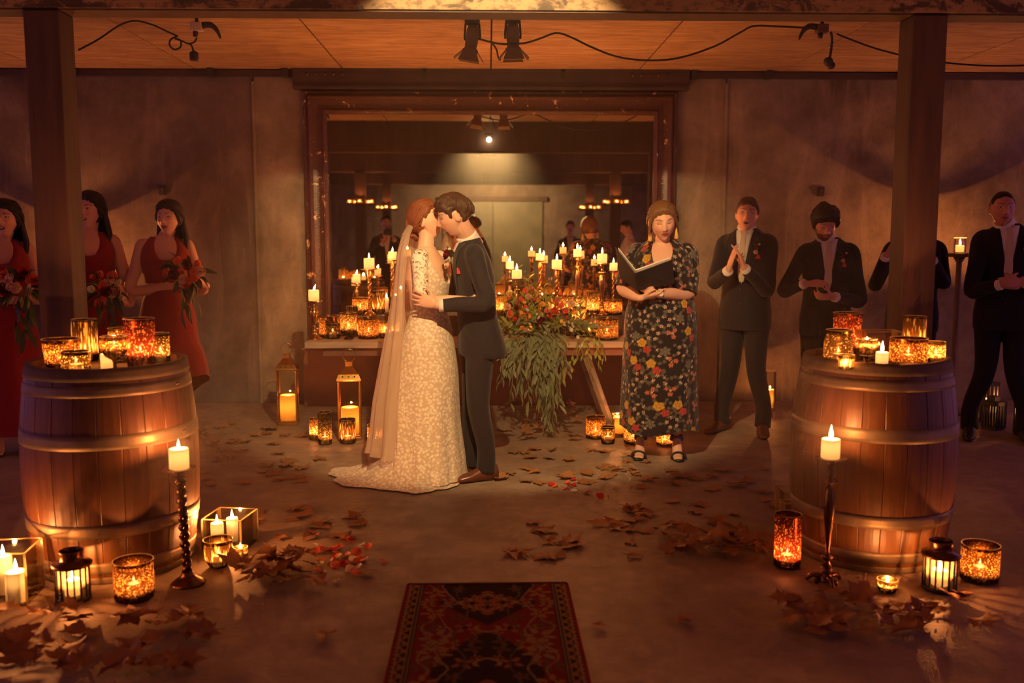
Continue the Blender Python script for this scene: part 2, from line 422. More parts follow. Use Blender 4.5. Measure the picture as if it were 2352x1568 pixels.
def twist_stick(loc, h, r, m, label, rb, pan=.045, turns=3.2, strands=2, lean=(0, 0), stem=.93, name='candlestick', group=None):
    t = thing(name, label, 'candlestick', loc, 0, group)
    hb = min(.09*h+.012, .06)
    MB().lathe([(rb, 0), (rb, .006), (rb*.92, .012), (rb*.6, hb*.5), (rb*.34, hb*.75), (rb*.36, hb*.86), (rb*.28, hb)], 28).build('base', m, t)
    z0, z1 = hb*.9, h-.05
    s = MB()
    for k in range(strands):
        pts = []
        N = int(turns*14)
        for i in range(N+1):
            u = i/N; a = 2*PI*(turns*u+k/strands); env = r*(.56 if strands > 1 else .42)
            pts.append((env*math.cos(a), env*math.sin(a), z0+(z1-z0)*u))
        s.tube(pts, r*(.50 if strands > 1 else .72), 8)
    s.build('stem', m, t)
    MB().lathe([(r*.8, z1-.01), (r*1.25, z1-.002), (r*.8, z1+.008), (r*1.15, z1+.018), (r*.75, z1+.026), (r*1.1, z1+.034), (r*.7, z1+.04)], 20).build('collar', m, t)
    MB().lathe([(r*.7, h-.012), (pan*.6, h-.007), (pan, h-.001), (pan*1.02, h+.003), (pan*.96, h+.001), (pan*.5, h-.002), (.001, h-.002)], 32).build('drip_pan', m, t)
    return t
def turned_stick(loc, h, m, label, rb, pan=.045, w=.016, foot='round', name='candlestick', group=None):
    t = thing(name, label, 'candlestick', loc, 0, group)
    hb = .075
    if foot == 'round': MB().lathe([(rb, 0), (rb, .006), (rb*.9, .011), (rb*.5, .02), (rb*.24, .04), (rb*.2, .06), (rb*.3, hb)], 28).build('base', m, t)
    else:
        b = MB().lathe([(rb*.4, .012), (rb*.42, .02), (rb*.26, .035), (rb*.2, .055), (rb*.3, hb)], 24)
        for k in range(3):
            a = 2*PI*k/3+.5; b.tube([(rb*.2*math.cos(a), rb*.2*math.sin(a), .03), (rb*.7*math.cos(a), rb*.7*math.sin(a), .03), (rb*math.cos(a), rb*math.sin(a), .007)], [.014, .011, .008], 8, 3)
            b.ball((rb*.5*math.cos(a+.6), rb*.5*math.sin(a+.6), .016), .014)
        b.build('base', m, t)
    z = lambda u: hb+(h-hb)*u
    MB().lathe([(w*.5, z(0)-.004), (w*1.25, z(.02)), (w*.6, z(.05)), (w*1.15, z(.085)), (w*1.5, z(.10)), (w*.5, z(.115)), (w*.45, z(.16)), (w*.75, z(.28)), (w*1.15, z(.45)), (w*1.35, z(.58)), (w*1.1, z(.70)), (w*.45, z(.765)), (w*1.5, z(.785)), (w*1.7, z(.795)), (w*.5, z(.82)), (w*.42, z(.87)), (w*.6, z(.93)), (w*.9, z(.965)), (w*.5, z(.985))], 20).build('stem', m, t)
    MB().lathe([(w*.5, h-.014), (pan*.55, h-.008), (pan, h-.001), (pan*1.02, h+.003), (pan*.96, h+.001), (pan*.5, h-.002), (.001, h-.002)], 32).build('drip_pan', m, t)
    return t

# ---- the two barrels
def barrel(loc, Rb, Rh, h, label, rz):
    t = thing('wine_barrel', label, 'barrel', loc, rz)
    n = 24; Rz = lambda z: Rh+(Rb-Rh)*(1-((z-h/2)/(h/2))**2)
    da = 2*PI/n*.5-.0014; rings = []
    for i in range(15):
        z = h*i/14; R = Rz(z); ri = R-.028
        pts = [(R*math.cos(a), R*math.sin(a), z) for a in (-da, -da*.94, -da*.4, da*.4, da*.94, da)]
        pts[0] = ((R-.0018)*math.cos(-da), (R-.0018)*math.sin(-da), z); pts[5] = ((R-.0018)*math.cos(da), (R-.0018)*math.sin(da), z)
        pts += [(ri*math.cos(a), ri*math.sin(a), z) for a in (da, -da)]
        rings.append(pts)
    me = MB().loft(rings).mesh('stave_shape', False); me.materials.append(m_stave)
    for k in range(n):
        o = link('stave', me, None, t); o.rotation_euler = (0, 0, 2*PI*k/n)
    for (z0, z1, m, e) in ((h-.052, h+.001, m_rim, .0045), (h-.118, h-.072, m_hoop, .003), (h*.635, h*.70, m_hoop, .003), (h*.225, h*.285, m_hoop, .003), (.048, .098, m_hoop, .003), (0.0, .03, m_rim, .004)):
        zs = [z0, z0+(z1-z0)*.33, z0+(z1-z0)*.66, z1]
        pr = [(Rz(z)+e, z) for z in zs]+[(Rz(z1)-.004, z1+.0005)]
        if m is m_rim: pr = [(Rz(z0)-.002, z0)]+pr[:-1]+[(Rz(z1)-.024, z1)]
        hp = MB().lathe([(Rz(z0)-.004, z0)]+pr, 64, cap0=False, cap1=False).build('hoop', m, t)
        if m is m_hoop:
            a = -PI/2+1.2; zc = (z0+z1)/2
            for d in (-.02, .02):
                MB().ball(((Rz(zc)+e)*math.cos(a+d), (Rz(zc)+e)*math.sin(a+d), zc), .006, 8, 6).build('rivet', m_iron, hp)
    hz = h-.03
    for k in range(6):                                           # boards of the barrel head
        w = 2*(Rh-.03)/6; y0 = -(Rh-.03)+k*w; y1 = y0+w-.002
        c = lambda y: math.sqrt(max(.0004, (Rh-.026)**2-y*y))
        b = MB(); vs = []
        for z in (hz-.02, hz):
            for u in range(5):
                y = y0+(y1-y0)*u/4; vs.append((-c(y), y, z))
            for u in range(4, -1, -1):
                y = y0+(y1-y0)*u/4; vs.append((c(y), y, z))
        b.add(vs, [tuple(range(9, -1, -1)), tuple(range(10, 20))]+[(i, (i+1) % 10, 10+(i+1) % 10, 10+i) for i in range(10)])
        b.build('head_board', m_rim, t, False)
    return hz
LBX, LBY = -1.725, 4.25
RBX, RBY = 1.80, 4.28
zl = barrel((LBX, LBY, 0), .378, .335, .93, 'oak wine barrel crowned with candles, at the foot of the post by the bridesmaids', .1)
zr = barrel((RBX, RBY, 0), .370, .318, .935, 'oak wine barrel crowned with candles, at the foot of the post by the groomsmen', .4)

def onbarrel(px, top, wpx, y, z, mk, style, label, **kw):
    x = P(px, 840, y).x; zt = P(px, top, y).z; r = wpx/2*y/FPX
    return vessel((x, y, z), r, zt-z, mk, label, style, **kw)
onbarrel(143, 778, 82, 4.18, zl, 'amber', 'taper', 'wide amber mercury glass holder on the edge of the barrel by the bridesmaids', clabel='lit candle in the wide amber glass by the bridesmaids')
onbarrel(198, 733, 55, 4.42, zl, 'fluted', 'fluted', 'tall slim fluted gold glass holder at the back of the barrel by the bridesmaids', clabel='lit candle in the tall slim fluted gold glass by the bridesmaids')
onbarrel(175, 806, 62, 4.04, zl, 'dark', 'straight', 'short dark speckled glass holder in front of the wide amber one', clabel='lit candle in the short dark speckled glass by the bridesmaids')
onbarrel(275, 753, 52, 4.40, zl, 'gold', 'necked', 'gold ribbed glass holder with beaded rim behind the red-stemmed goblet', clabel='lit candle in the gold glass with the beaded rim')
onbarrel(324, 731, 68, 4.18, zl, 'red', 'taper', 'tall red mercury glass cylinder on the barrel by the bridesmaids', ch=.07, clabel='lit candle in the tall red cylinder on the barrel by the bridesmaids')
onbarrel(370, 765, 42, 4.30, zl, 'dark', 'straight', 'small dark gold glass holder tucked behind the tall red cylinder', clabel='lit candle in the small glass behind the tall red cylinder')
onbarrel(264, 772, 62, 4.02, zl, 'amber', 'goblet', 'amber pressed-glass goblet with a stem on the barrel by the bridesmaids', name='goblet', clabel='lit candle glowing in the amber pressed-glass goblet with a stem')
candle((P(248, 840, 4.12).x, 4.12, zl), .030, P(248, 812, 4.12).z-zl, 'low cream candle burning right behind the stem of the amber goblet')
onbarrel(1943, 718, 66, 4.44, zr, 'red', 'taper', 'tall red swirled glass cylinder on the barrel by the groomsmen', ch=.07, clabel='lit candle in the tall red swirled cylinder by the groomsmen')
onbarrel(1924, 757, 66, 4.16, zr, 'dark', 'necked', 'ribbed speckled glass jar with a narrow neck before the red swirled cylinder', clabel='lit candle in the ribbed speckled jar by the groomsmen')
onbarrel(1943, 815, 38, 4.02, zr, 'fluted', 'taper', 'tiny ribbed glass cup at the front edge of the barrel by the groomsmen', clabel='tiny lit tealight in the ribbed glass cup', ch=.018)
onbarrel(1989, 778, 50, 4.06, zr, 'gold', 'goblet', 'gold dimpled glass goblet on the barrel by the groomsmen', name='goblet', clabel='lit candle in the gold dimpled goblet')
candle((P(2025, 840, 4.00).x, 4.00, zr), .0265, P(2025, 808, 4.0).z-zr, 'cream pillar candle burning bare between the gold goblet and the wide gold bowl', fl=1.15)
onbarrel(2085, 776, 84, 4.12, zr, 'amber', 'straight', 'wide gold speckled glass bowl in the middle of the barrel by the groomsmen', clabel='lit candle in the wide gold speckled bowl', ch=.05)
onbarrel(2097, 726, 50, 4.44, zr, 'fluted', 'fluted', 'tall slim fluted glass rising behind the wide gold bowl', clabel='lit candle in the tall slim fluted glass behind the wide bowl', ch=.06)
onbarrel(2148, 785, 42, 4.20, zr, 'gold', 'fluted', 'small gold glass cylinder at the outer edge of the barrel by the groomsmen', clabel='lit candle in the small gold cylinder at the barrel edge')

def pane_box(loc, w, d, h, label, rz=0, name='glass_box'):
    t = thing(name, label, 'glass box', loc, rz); th = .005
    for (c, s) in (((0, -d/2, h/2), (w, th, h)), ((0, d/2, h/2), (w, th, h)), ((-w/2, 0, h/2), (th, d-th, h)), ((w/2, 0, h/2), (th, d-th, h)), ((0, 0, th/2), (w-th, d-th, th))):
        MB().box(c, s).build('pane', m_glass, t, False)
    for sx in (-1, 1):
        MB().box((sx*w/2, 0, h+.001), (th, d+th, .004)).build('edge', m_edge, t, False)
        MB().box((0, sx*d/2, h+.001), (w-th, th, .004)).build('edge', m_edge, t, False)
        for sy in (-1, 1): MB().box((sx*w/2, sy*d/2, h/2), (th+.002, th+.002, h)).build('edge', m_edge, t, False)
    return t
pane_box((P(2018, 800, 4.33).x, 4.33, zr), .17, .10, P(2018, 760, 4.33).z-zr, 'shallow glass box on the barrel behind the gold goblet and the bare pillar candle')
g = G(517, 1268); x, y = g.x, g.y+.10
pane_box((x, y, 0), .19, .20, .155, 'square glass box holding a candle, behind the ribbed votive jar near the barrel', -.15)
candle((P(500, 1250, y-.03).x, y-.03, .008), .03, .115, 'ivory pillar candle burning in the glass box near the barrel', 'ivory')
candle((P(535, 1250, y+.05).x, y+.05, .008), .028, .115, 'second ivory pillar candle in the glass box, toward the back pane', 'ivory')
def onfloor(px, base, top, wpx, mk, style, label, **kw):
    r0 = wpx/2*4/FPX; g = G(px, base); r = wpx/2*g.y/FPX; y = g.y+r*.9
    r = wpx/2*y/FPX; x = P(px, base, y).x; h = P(px, top, y-(r if (top > 545) else 0)*.0).z
    return vessel((x, y, 0.001), r, h, mk, label, style, **kw)
onfloor(503, 1310, 1238, 66, 'fluted', 'flared', 'pale gold ribbed votive jar on the floor in front of the glass box', clabel='lit candle in the pale gold ribbed jar on the floor')
onfloor(553, 1284, 1256, 34, 'gold', 'straight', 'tiny mercury glass tealight cup on the floor beside the ribbed jar', clabel='tiny lit tealight beside the ribbed jar', ch=.03)
onfloor(310, 1388, 1286, 90, 'amber', 'straight', 'squat amber mercury glass votive on the floor before the bridesmaid-side barrel', clabel='lit candle in the squat amber votive before the barrel', ch=.06)
g = G(30, 1388); x, y = g.x, g.y+.1
pane_box((x-.13, y-.03, 0), .36, .20, .215, 'large glass box with candles at the edge of the picture beside the barrel', .12)
candle((P(40, 1380, y-.08).x, y-.08, .008), .041, .125, 'thick cream candle burning in the large glass box, nearest the front pane', fl=1.3)
candle((P(8, 1300, y+.01).x, y+.01, .008), .034, .16, 'cream candle in the large glass box, half cut by the picture edge', fl=1.2)

def slat_lantern(px, base, top, wpx, label, clabel, cx=0, kw=1):
    g = G(px, base); r = wpx/2*g.y/FPX; y = g.y+r*.9; x = P(px, base, y).x; h = P(px, top, y).z
    t = thing('slatted_lantern', label, 'lantern', (x, y, 0)); hb = h*.70
    MB().lathe([(r*.92, .002), (r*.95, .004), (r*.95, .016), (r*.9, .02)], 32).build('base', m_black, t)
    MB().lathe([(r*.82, .02), (r*.82, hb)], 32, cap0=False, cap1=False).build('glass', m_hazy, t)
    me = MB().box((r*.90, 0, (hb+.02)/2), (.005, r*.085, hb-.016)).mesh('slat_shape', False); me.materials.append(m_black)
    for k in range(16):
        o = link('slat', me, None, t); o.rotation_euler = (0, 0, 2*PI*k/16+.1)
    MB().lathe([(r*.8, hb-.004), (r*1.06, hb-.002), (r*1.10, hb+.006), (r*1.02, hb+.012), (r*.66, hb+.020), (r*.62, hb+.026), (r*.62, h-.012), (r*.66, h-.008), (r*.66, h-.002), (r*.60, h), (r*.56, h-.004), (r*.56, h-.03)], 32, cap1=False).build('cap', m_bronze, t)
    candle((x+cx, y, .021), r*.44, hb*.44, clabel, 'cream', fl=1.2)
slat_lantern(170, 1390, 1262, 84, 'dark slatted lantern with a round cap on the floor between glass box and amber votive', 'cream candle burning inside the slatted lantern by the glass box')
slat_lantern(2156, 1367, 1240, 86, 'dark slatted lantern with a round cap before the groomsmen-side barrel', 'cream candle burning inside the slatted lantern by the groomsmen-side barrel')
onfloor(2248, 1346, 1250, 86, 'amber', 'straight', 'squat orange mercury glass votive beside the slatted lantern, outside the barrel', clabel='lit candle in the squat orange votive outside the barrel', ch=.06)
onfloor(2037, 1366, 1330, 48, 'gold', 'taper', 'small low glass tealight cup on the floor in front of the groomsmen-side barrel', clabel='low lit tealight in front of the groomsmen-side barrel', ch=.03)
onfloor(1807, 1311, 1180, 62, 'red', 'straight', 'tall red speckled glass cylinder on the floor beside the dry leaf pile', clabel='lit candle in the red floor cylinder beside the leaf pile', ch=.055)
pane_box((P(1790, 1200, 4.68).x+.085, 4.68, 0), .17, .15, P(1800, 1133, 4.60).z, 'tall empty-looking glass box behind the red floor cylinder, against the barrel', 0)
pane_box((P(1795, 1230, 4.48).x+.035, 4.48, 0), .07, .07, P(1800, 1156, 4.45).z, 'small low glass box close behind the red floor cylinder', 0)
# floor candlesticks
g = G(432, 1350); y = g.y+.05; x0 = P(432, 1340, y).x; zt = P(409, 1076, y).z
s = twist_stick((x0, y, 0), zt, .021, m_bronze, 'tall dark barley-twist candlestick on the floor before the bridesmaid-side barrel', .072, .068, 5.2, 2)
s.rotation_euler = (0, -.035, 0)
candle((x0-.035*zt, y, zt+.001), .041, P(409, 1030, y).z-zt, 'cream pillar candle on the tall dark twisted floor candlestick', fl=.95)
g = G(1898, 1352); y = g.y+.06; x0 = P(1898, 1340, y).x; zt = P(1906, 1052, y).z
turned_stick((x0, y, 0), zt, m_bronze, 'tall slender dark candlestick on the floor before the groomsmen-side barrel', .085, .062, .018, 'claw')
candle((P(1907, 1052, y).x, y, zt+.001), .039, P(1907, 1008, y).z-zt, 'cream pillar candle with a tall flame on the slender floor candlestick', fl=1.45)

# ---- brass lanterns
def brass_lantern(px, base, roof, top, wpx, label, clabel, ch, fl):
    g = G(px, base); y = g.y+wpx/2*g.y/FPX; w = wpx*y/FPX; x = P(px, base, y).x; hr = P(px, roof, y).z; ht = P(px, top, y).z
    t = thing('glass_lantern', label, 'lantern', (x, y, 0), .08)
    MB().box((0, 0, .012), (w, w, .024)).box((0, 0, .03), (w*.92, w*.92, .014)).build('base', m_brass, t, False, bevel=.003)
    for sx in (-1, 1):
        for sy in (-1, 1): MB().box((sx*w*.46, sy*w*.46, hr/2), (.010, .010, hr-.03)).build('corner_post', m_brass, t, False)
    for (c, s) in (((0, -w*.46, hr/2), (w*.9, .003, hr-.04)), ((0, w*.46, hr/2), (w*.9, .003, hr-.04)), ((-w*.46, 0, hr/2), (.003, w*.9, hr-.04)), ((w*.46, 0, hr/2), (.003, w*.9, hr-.04))):
        MB().box(c, s).build('pane', m_glass, t, False)
    b = MB(); q = lambda k, z: [(-k, -k, z), (k, -k, z), (k, k, z), (-k, k, z)]
    hh = ht-hr
    b.loft([q(w*.50, hr-.012), q(w*.54, hr-.004), q(w*.52, hr+.006), q(w*.44, hr+.30*hh), q(w*.40, hr+.34*hh), q(w*.19, hr+.72*hh), q(w*.17, hr+.74*hh)])
    b.build('roof', m_brass, t, False)
    MB().loft([q(w*.15, hr+.74*hh), q(w*.15, ht-.008), q(w*.18, ht-.006), q(w*.18, ht), q(w*.1, ht+.004)]).build('chimney', m_brass, t, False)
    for k in range(4):
        for j in range(-1, 2):
            a = k*PI/2; c = (math.cos(a)*w*.475-math.sin(a)*j*w*.26, math.sin(a)*w*.475+math.cos(a)*j*w*.26, hr+.17*hh)
            MB().ball(c, (.007, .007, .006), 8, 6).build('vent_hole', m_black, t)
    rr = w*.28
    MB().tube([(rr*math.sin(a)*.98, 0, ht+rr*.98-rr*math.cos(a)) for a in [2*PI*i/24 for i in range(25)]], .0028, 6).build('carry_ring', m_brass, t)
    candle((x, y, .038), w*.40, ch, clabel, 'amber', fl=fl, power=CANDLE_W)
brass_lantern(663, 978, 845, 813, 46, 'tall brass and glass lantern against the concrete wall beside the table', 'thick amber candle glowing in the brass lantern against the wall', .20, .7)
brass_lantern(805, 1012, 868, 830, 52, 'tall brass and glass lantern standing under the table behind the fluted votive', 'thick amber candle in the brass lantern under the table', .20, .7)
# ---- votives along the foot of the table
F_ = 'on the leaf-strewn floor before the table'
onfloor(722, 1012, 960, 22, 'amber', 'straight', 'small amber votive glass half hidden behind the tall speckled cylinder', clabel='lit candle in the half-hidden amber votive')
onfloor(747, 1023, 946, 32, 'dark', 'straight', 'tall speckled gold glass cylinder on the floor between the two brass lanterns', clabel='lit candle in the tall speckled cylinder between lanterns')
onfloor(799, 1021, 962, 37, 'fluted', 'fluted', 'fluted gold votive on the floor in front of the brass lantern under the table', clabel='lit candle in the fluted votive before the lantern')
onfloor(861, 1021, 976, 35, 'gold', 'straight', 'round gold votive on the floor next to the hem of the veil', clabel='lit candle in the round gold votive next to the veil')
onfloor(1368, 1010, 957, 46, 'amber', 'straight', 'squat amber votive on the floor under the flower garland end of the table', clabel='lit candle in the squat amber votive under the table end')
onfloor(1396, 1021, 979, 32, 'dark', 'straight', 'small dark speckled votive on the floor before the squat amber one', clabel='lit candle in the small dark speckled votive')
g = G(1421, 1008); y = g.y+.08; pane_box((P(1421, 1000, y).x, y, 0), .085, .085, .17, 'square clear glass candle box on the floor beside the floral dress hem')
candle((P(1421, 1000, y).x, y, .03), .038, .12, 'orange pillar candle in the clear glass box beside the floral dress', 'amber', fl=.7)
onfloor(1455, 1022, 972, 46, 'gold', 'straight', 'gold votive on the floor half hidden by the hem of the floral dress', clabel='lit candle in the gold votive half hidden by the dress')
onfloor(1527, 1026, 990, 40, 'amber', 'straight', 'amber votive on the floor seen between the sandals under the floral dress', clabel='lit candle in the amber votive between the sandals')
# ---- the background candles
def hurricane(x, y, z, r, h, ch, label, clabel, kind='amber', power=None, fl=.8):
    t = thing('hurricane_glass', label, 'candle holder', (x, y, z))
    MB().lathe([(r*.9, .001), (r, .006), (r, h-.003), (r-.002, h), (r-.003, h-.003), (r-.003, .006)], 28, cap1=False).build('glass', m_glass, t)
    MB().lathe([(r, h-.002), (r+.001, h), (r-.0015, h+.002), (r-.004, h), (r-.003, h-.002)], 28, cap0=False, cap1=False).build('rim', m_edge, t)
    candle((x, y, z+.008), r*.8, ch, clabel, kind, power, fl)
g = G(1771, 940); hurricane(g.x, g.y+.05, 0, .05, .33, .16, 'tall clear hurricane glass on the floor behind the clapping man', 'orange pillar candle in the hurricane glass behind the clapping man')
ped_m = pm('dark_pedestal', (.07, .04, .03), (.11, .06, .045), .6, bump=.2)
def pedestal(x, y, h, label):
    t = thing('pedestal', label, 'pedestal', (x, y, 0))
    MB().lathe([(.16, 0), (.16, .02), (.05, .04), (.022, .08), (.022, h-.08), (.05, h-.03)], 24).build('stand', ped_m, t)
    MB().lathe([(.14, h-.03), (.15, h-.025), (.15, h-.002), (.145, h)], 28).build('top', ped_m, t)
q = P(2204, 581, 7.75); pedestal(q.x, q.y, q.z, 'dark slim pedestal against the wall behind the men at the edge')
hurricane(q.x, q.y, q.z+.001, .048, .125, .055, 'clear glass on the slim pedestal beside the shoulder of the last man', 'lit candle in the glass on the slim pedestal', 'cream', 10.0, 1)
q = P(118, 560, 7.85); pedestal(q.x, q.y, 1.22, 'dark slim pedestal against the wall behind the bridesmaids')
hurricane(q.x, q.y, 1.221, .048, .125, .055, 'clear glass on the slim pedestal behind the bridesmaids', 'lit candle in the glass behind the bridesmaids', 'cream', 11.0, 1)
def far_lantern(px, base, top, wpx, label, clabel, glow=True):
    g = G(px, base); y = g.y; x = g.x; w = wpx*y/FPX; h = P(px, top, y).z
    t = thing('slatted_lantern', label, 'lantern', (x, y, 0), .3)
    MB().box((0, 0, .015), (w, w, .03)).build('base', m_black, t, False)
    me = MB().box((0, 0, h*.5), (.012, .012, h-.03)).mesh('slat_shape', False); me.materials.append(m_black)
    for k in range(4):
        for j in range(4):
            o = link('slat', me, None, t); a = k*PI/2; u = (-.5+j/4)*w
            o.location = (math.cos(a)*u-math.sin(a)*w/2, math.sin(a)*u+math.cos(a)*w/2, 0)
    MB().box((0, 0, h), (w*1.1, w*1.1, .03)).box((0, 0, h+.03), (w*.5, w*.5, .05)).build('cap', m_black, t, False)
    if glow: candle((x, y, .031), w*.26, .16, clabel, 'cream', .8, 1.2)
far_lantern(2281, 985, 925, 34, 'small slatted lantern glowing on the floor between the last man\'s legs', 'lit candle in the small slatted lantern behind the last man')
far_lantern(2258, 968, 880, 40, 'taller dim slatted lantern behind the small glowing one by the last man', 'lit candle deep inside the taller dim slatted lantern')
far_lantern(2362, 1000, 900, 44, 'slatted lantern cut by the picture edge beyond the last man', 'lit candle in the lantern cut by the picture edge')
# candle rings on the rear posts (seen in the mirror)
def post_ring(x, y, z, nm):
    o = MB().lathe([(.09, -.02), (.24, -.02), (.245, -.01), (.24, 0), (.09, 0)], 32, cap0=False, cap1=False)
    o = o.build('post_shelf', m_steel, None); o.location = (x, y, z); tag(o, 'round dark candle shelf fixed about the '+nm, 'shelf')
    for k in range(5):
        a = 2*PI*k/5+.3; spot_w = ('on the aisle side', 'toward the mirror', 'on the outer side, toward the mirror', 'on the outer side, toward the doors', 'toward the doors')[k]
        vessel((x+.185*math.cos(a), y+.185*math.sin(a), z), .037, .07, 'gold', 'gold votive on the '+nm+' shelf, '+spot_w, 'straight', clabel='tealight on the '+nm+' shelf, '+spot_w, ch=.02, power=2.2, group='votives on the '+nm+' shelf')
post_ring(-2.10, 1.083, 2.03, 'bridesmaid-side middle post')
post_ring(2.10, 1.083, 2.03, 'groomsman-side middle post')
post_ring(-2.05, -2.42, 2.05, 'bridesmaid-side rearmost post')
post_ring(2.05, -2.42, 2.05, 'groomsman-side rearmost post')

# ------------------------------------------------------------------ mirror
def mirror():
    x0, x1, zt, zb = -1.605, 1.655, 2.745, .50; cx = (x0+x1)/2
    t = thing('framed_mirror', 'huge mirror in a dark chipped gilt wooden frame behind the candle table', 'mirror', (cx, WY, 0))
    hw = (x1-x0)/2
    prof = [(0, 0), (0, -.055), (.012, -.075), (.028, -.078), (.036, -.066), (.042, -.066), (.05, -.085), (.058, -.088), (.066, -.078), (.08, -.062), (.125, -.05), (.16, -.056), (.168, -.066), (.176, -.066), (.182, -.05), (.195, -.038), (.2, -.02), (.2, 0)]
    def side(name, a, b, inx, inz):
        # a,b outer corners; profile runs inward, mitred
        rings = []
        for (c, sx, sz) in ((a, inx[0], inz[0]), (b, inx[1], inz[1])):
            rings.append([(c[0]+d*sx, y, c[1]+d*sz) for d, y in prof])
        s = MB(); n = len(prof); K = 40
        rr = [[tuple(rings[0][i][k]+(rings[1][i][k]-rings[0][i][k])*u/K for k in range(3)) for i in range(n)] for u in range(K+1)]
        s.loft(rr); s.build(name, m_frame, t, False)
    side('frame_rail', (-hw, zt), (hw, zt), (1, -1), (-1, -1))
    side('frame_rail', (hw, zb), (-hw, zb), (-1, 1), (1, 1))
    side('frame_stile', (-hw, zb), (-hw, zt), (1, 1), (1, -1))
    side('frame_stile', (hw, zt), (hw, zb), (-1, -1), (-1, 1))
    # carved reeding along the frieze
    s = MB().box((0, 0, 0), (.010, .016, .055), None).mesh('reed_shape', False); s.materials.append(m_frame)
    big = MB(); k = -hw+.2
    while k < hw-.19:
        big.box((k, -.050, zt-.106), (.011, .007, .05)); k += .020
    z = zb+.2
    while z < zt-.2:
        for sx in (-1, 1): big.box((sx*(hw-.106), -.050, z), (.05, .007, .011))
        z += .020
    big.build('reeding', m_frame, t, False)['kind'] = 'stuff'
    MB().box((0, -.012, (zt+zb)/2), (2*hw-.38, .006, zt-zb-.38)).build('glass', m_mirror, t, False)
    MB().box((0, -.004, (zt+zb)/2), (2*hw-.1, .008, zt-zb-.1)).build('backing', m_black, t, False)
mirror()
pl = MB().box((.02, WY-.10, .25), (3.3, .19, .50)).build('plinth', m_plinth, smooth=False, bevel=.01); tag(pl, 'low red-brown board plinth carrying the framed mirror', 'plinth')

# ------------------------------------------------------------------ candle table
TZ, TY0, TY1, TX0, TX1 = .70, 7.0, 7.86, -1.38, 1.43
def table():
    t = thing('trestle_table', 'long weathered wooden trestle table of candles before the mirror', 'table', ((TX0+TX1)/2, (TY0+TY1)/2, 0))
    L = TX1-TX0; D = TY1-TY0
    for k in range(4):
        w = D/4; MB().box((0, -D/2+w*(k+.5), TZ-.024), (L-.01*(k % 2), w-.004, .048)).build('plank', m_table, t, False, bevel=.004)
    MB().box((0, -D/2+.07, TZ-.085), (L-.25, .03, .055)).build('apron', m_plinth, t, False, bevel=.003)
    MB().box((0, D/2-.05, TZ-.085), (L-.25, .03, .055)).build('apron', m_table, t, False, bevel=.003)
    for sx in (-1, 1):
        for sy in (-1, 1):
            a = Vector((sx*.70, sy*.30, TZ-.06)); b = Vector((sx*.93, sy*.36, .0))
            MB().tube([a, b], [(.030, .042), (.028, .038)], 4, flat=(0, 1, 0)).build('leg', m_leg, t, False)
        MB().box((sx*.80, 0, .34), (.04, .62, .05)).build('cross_rail', m_leg, t, False)
        MB().box((sx*.71, 0, TZ-.075), (.10, .74, .05)).build('bearer', m_leg, t, False)
table()
RZ = .862
rs = MB().box((.02, 7.64, (RZ+TZ)/2), (2.5, .42, RZ-TZ)).build('display_riser', m_timber, smooth=False, bevel=.005)
tag(rs, 'dark wooden riser carrying the back row of candles on the table', 'riser')

def ont(px, base, top, wpx, mk, style, label, z=TZ, ymax=7.78, **kw):
    g = G(px, base, z); r = wpx/2*g.y/FPX; y = min(ymax, max(g.y+r*.8, TY0+r+.01)) if z == TZ else min(ymax, max(7.44+r, g.y+r*.8))
    if z == TZ: y = min(y, 7.42-r)
    x = P(px, base, y).x; r = wpx/2*y/FPX; h = P(px, top, y).z-z
    return vessel((x, y, z+.001), r, h, mk, label, style, **kw)
# left half, front row then back row
ont(757, 777, 725, 46, 'amber', 'straight', 'wide amber votive on the table behind a fluted dark glass', clabel='lit candle in the wide amber votive at the table end')
ont(765, 779, 742, 32, 'dark', 'fluted', 'dark fluted silvered glass on the table in front of the wide amber votive', clabel='faint lit candle in the dark fluted glass', power=.5)
ont(801, 780, 718, 38, 'gold', 'footed', 'footed gold glass goblet on the table, middle of the veil-side front row', clabel='lit candle in the footed gold goblet', name='goblet')
ont(847, 779, 729, 48, 'amber', 'straight', 'squat dimpled amber votive on the front row, second from the veil', clabel='lit candle in the squat dimpled amber votive')
ont(884, 776, 738, 32, 'gold', 'straight', 'low gold votive on the front row nearest the veil', clabel='lit candle in the low gold votive nearest the veil')
ont(901, 748, 717, 34, 'gold', 'flared', 'flared gold cup seen through the edge of the veil', clabel='lit candle in the flared gold cup seen through the veil', ymax=7.5)
ont(809, 740, 703, 26, 'fluted', 'straight', 'slim clear-topped gold tumbler behind the footed goblet', clabel='lit candle in the slim gold tumbler')
ont(828, 722, 683, 36, 'amber', 'straight', 'amber votive on the riser behind the thick gold twist candlestick', z=RZ, clabel='lit candle in the amber votive beside the gold twist')
ont(870, 721, 668, 30, 'fluted', 'straight', 'tall gold speckled glass on the riser between two twisted candlesticks', z=RZ, clabel='lit candle in the tall gold glass between the twists')
def stick(kind, px, pan, ctop, cw, y, z, m, label, clabel, fl=1.0, lean=0, rb=.05, w=.013, **kw):
    x = P(px, pan, y).x; h = P(px, pan, y).z-z
    if kind == 'twist': twist_stick((x, y, z), h, w, m, label, rb, cw/2*y/FPX*1.55, **kw)
    else: turned_stick((x, y, z), h, m, label, rb, cw/2*y/FPX*1.6, w)
    candle((x, y, z+h+.001), cw/2*y/FPX, P(px, ctop, y).z-z-h, clabel, 'cream', fl=fl, lean=lean)
stick('turn', 721, 691, 666, 24, 7.22, TZ, m_brass, 'stout brass candlestick at the free end of the table beside the frame', 'cream candle with a blown flame on the stout brass candlestick', 1.1, .35, .062, .024)
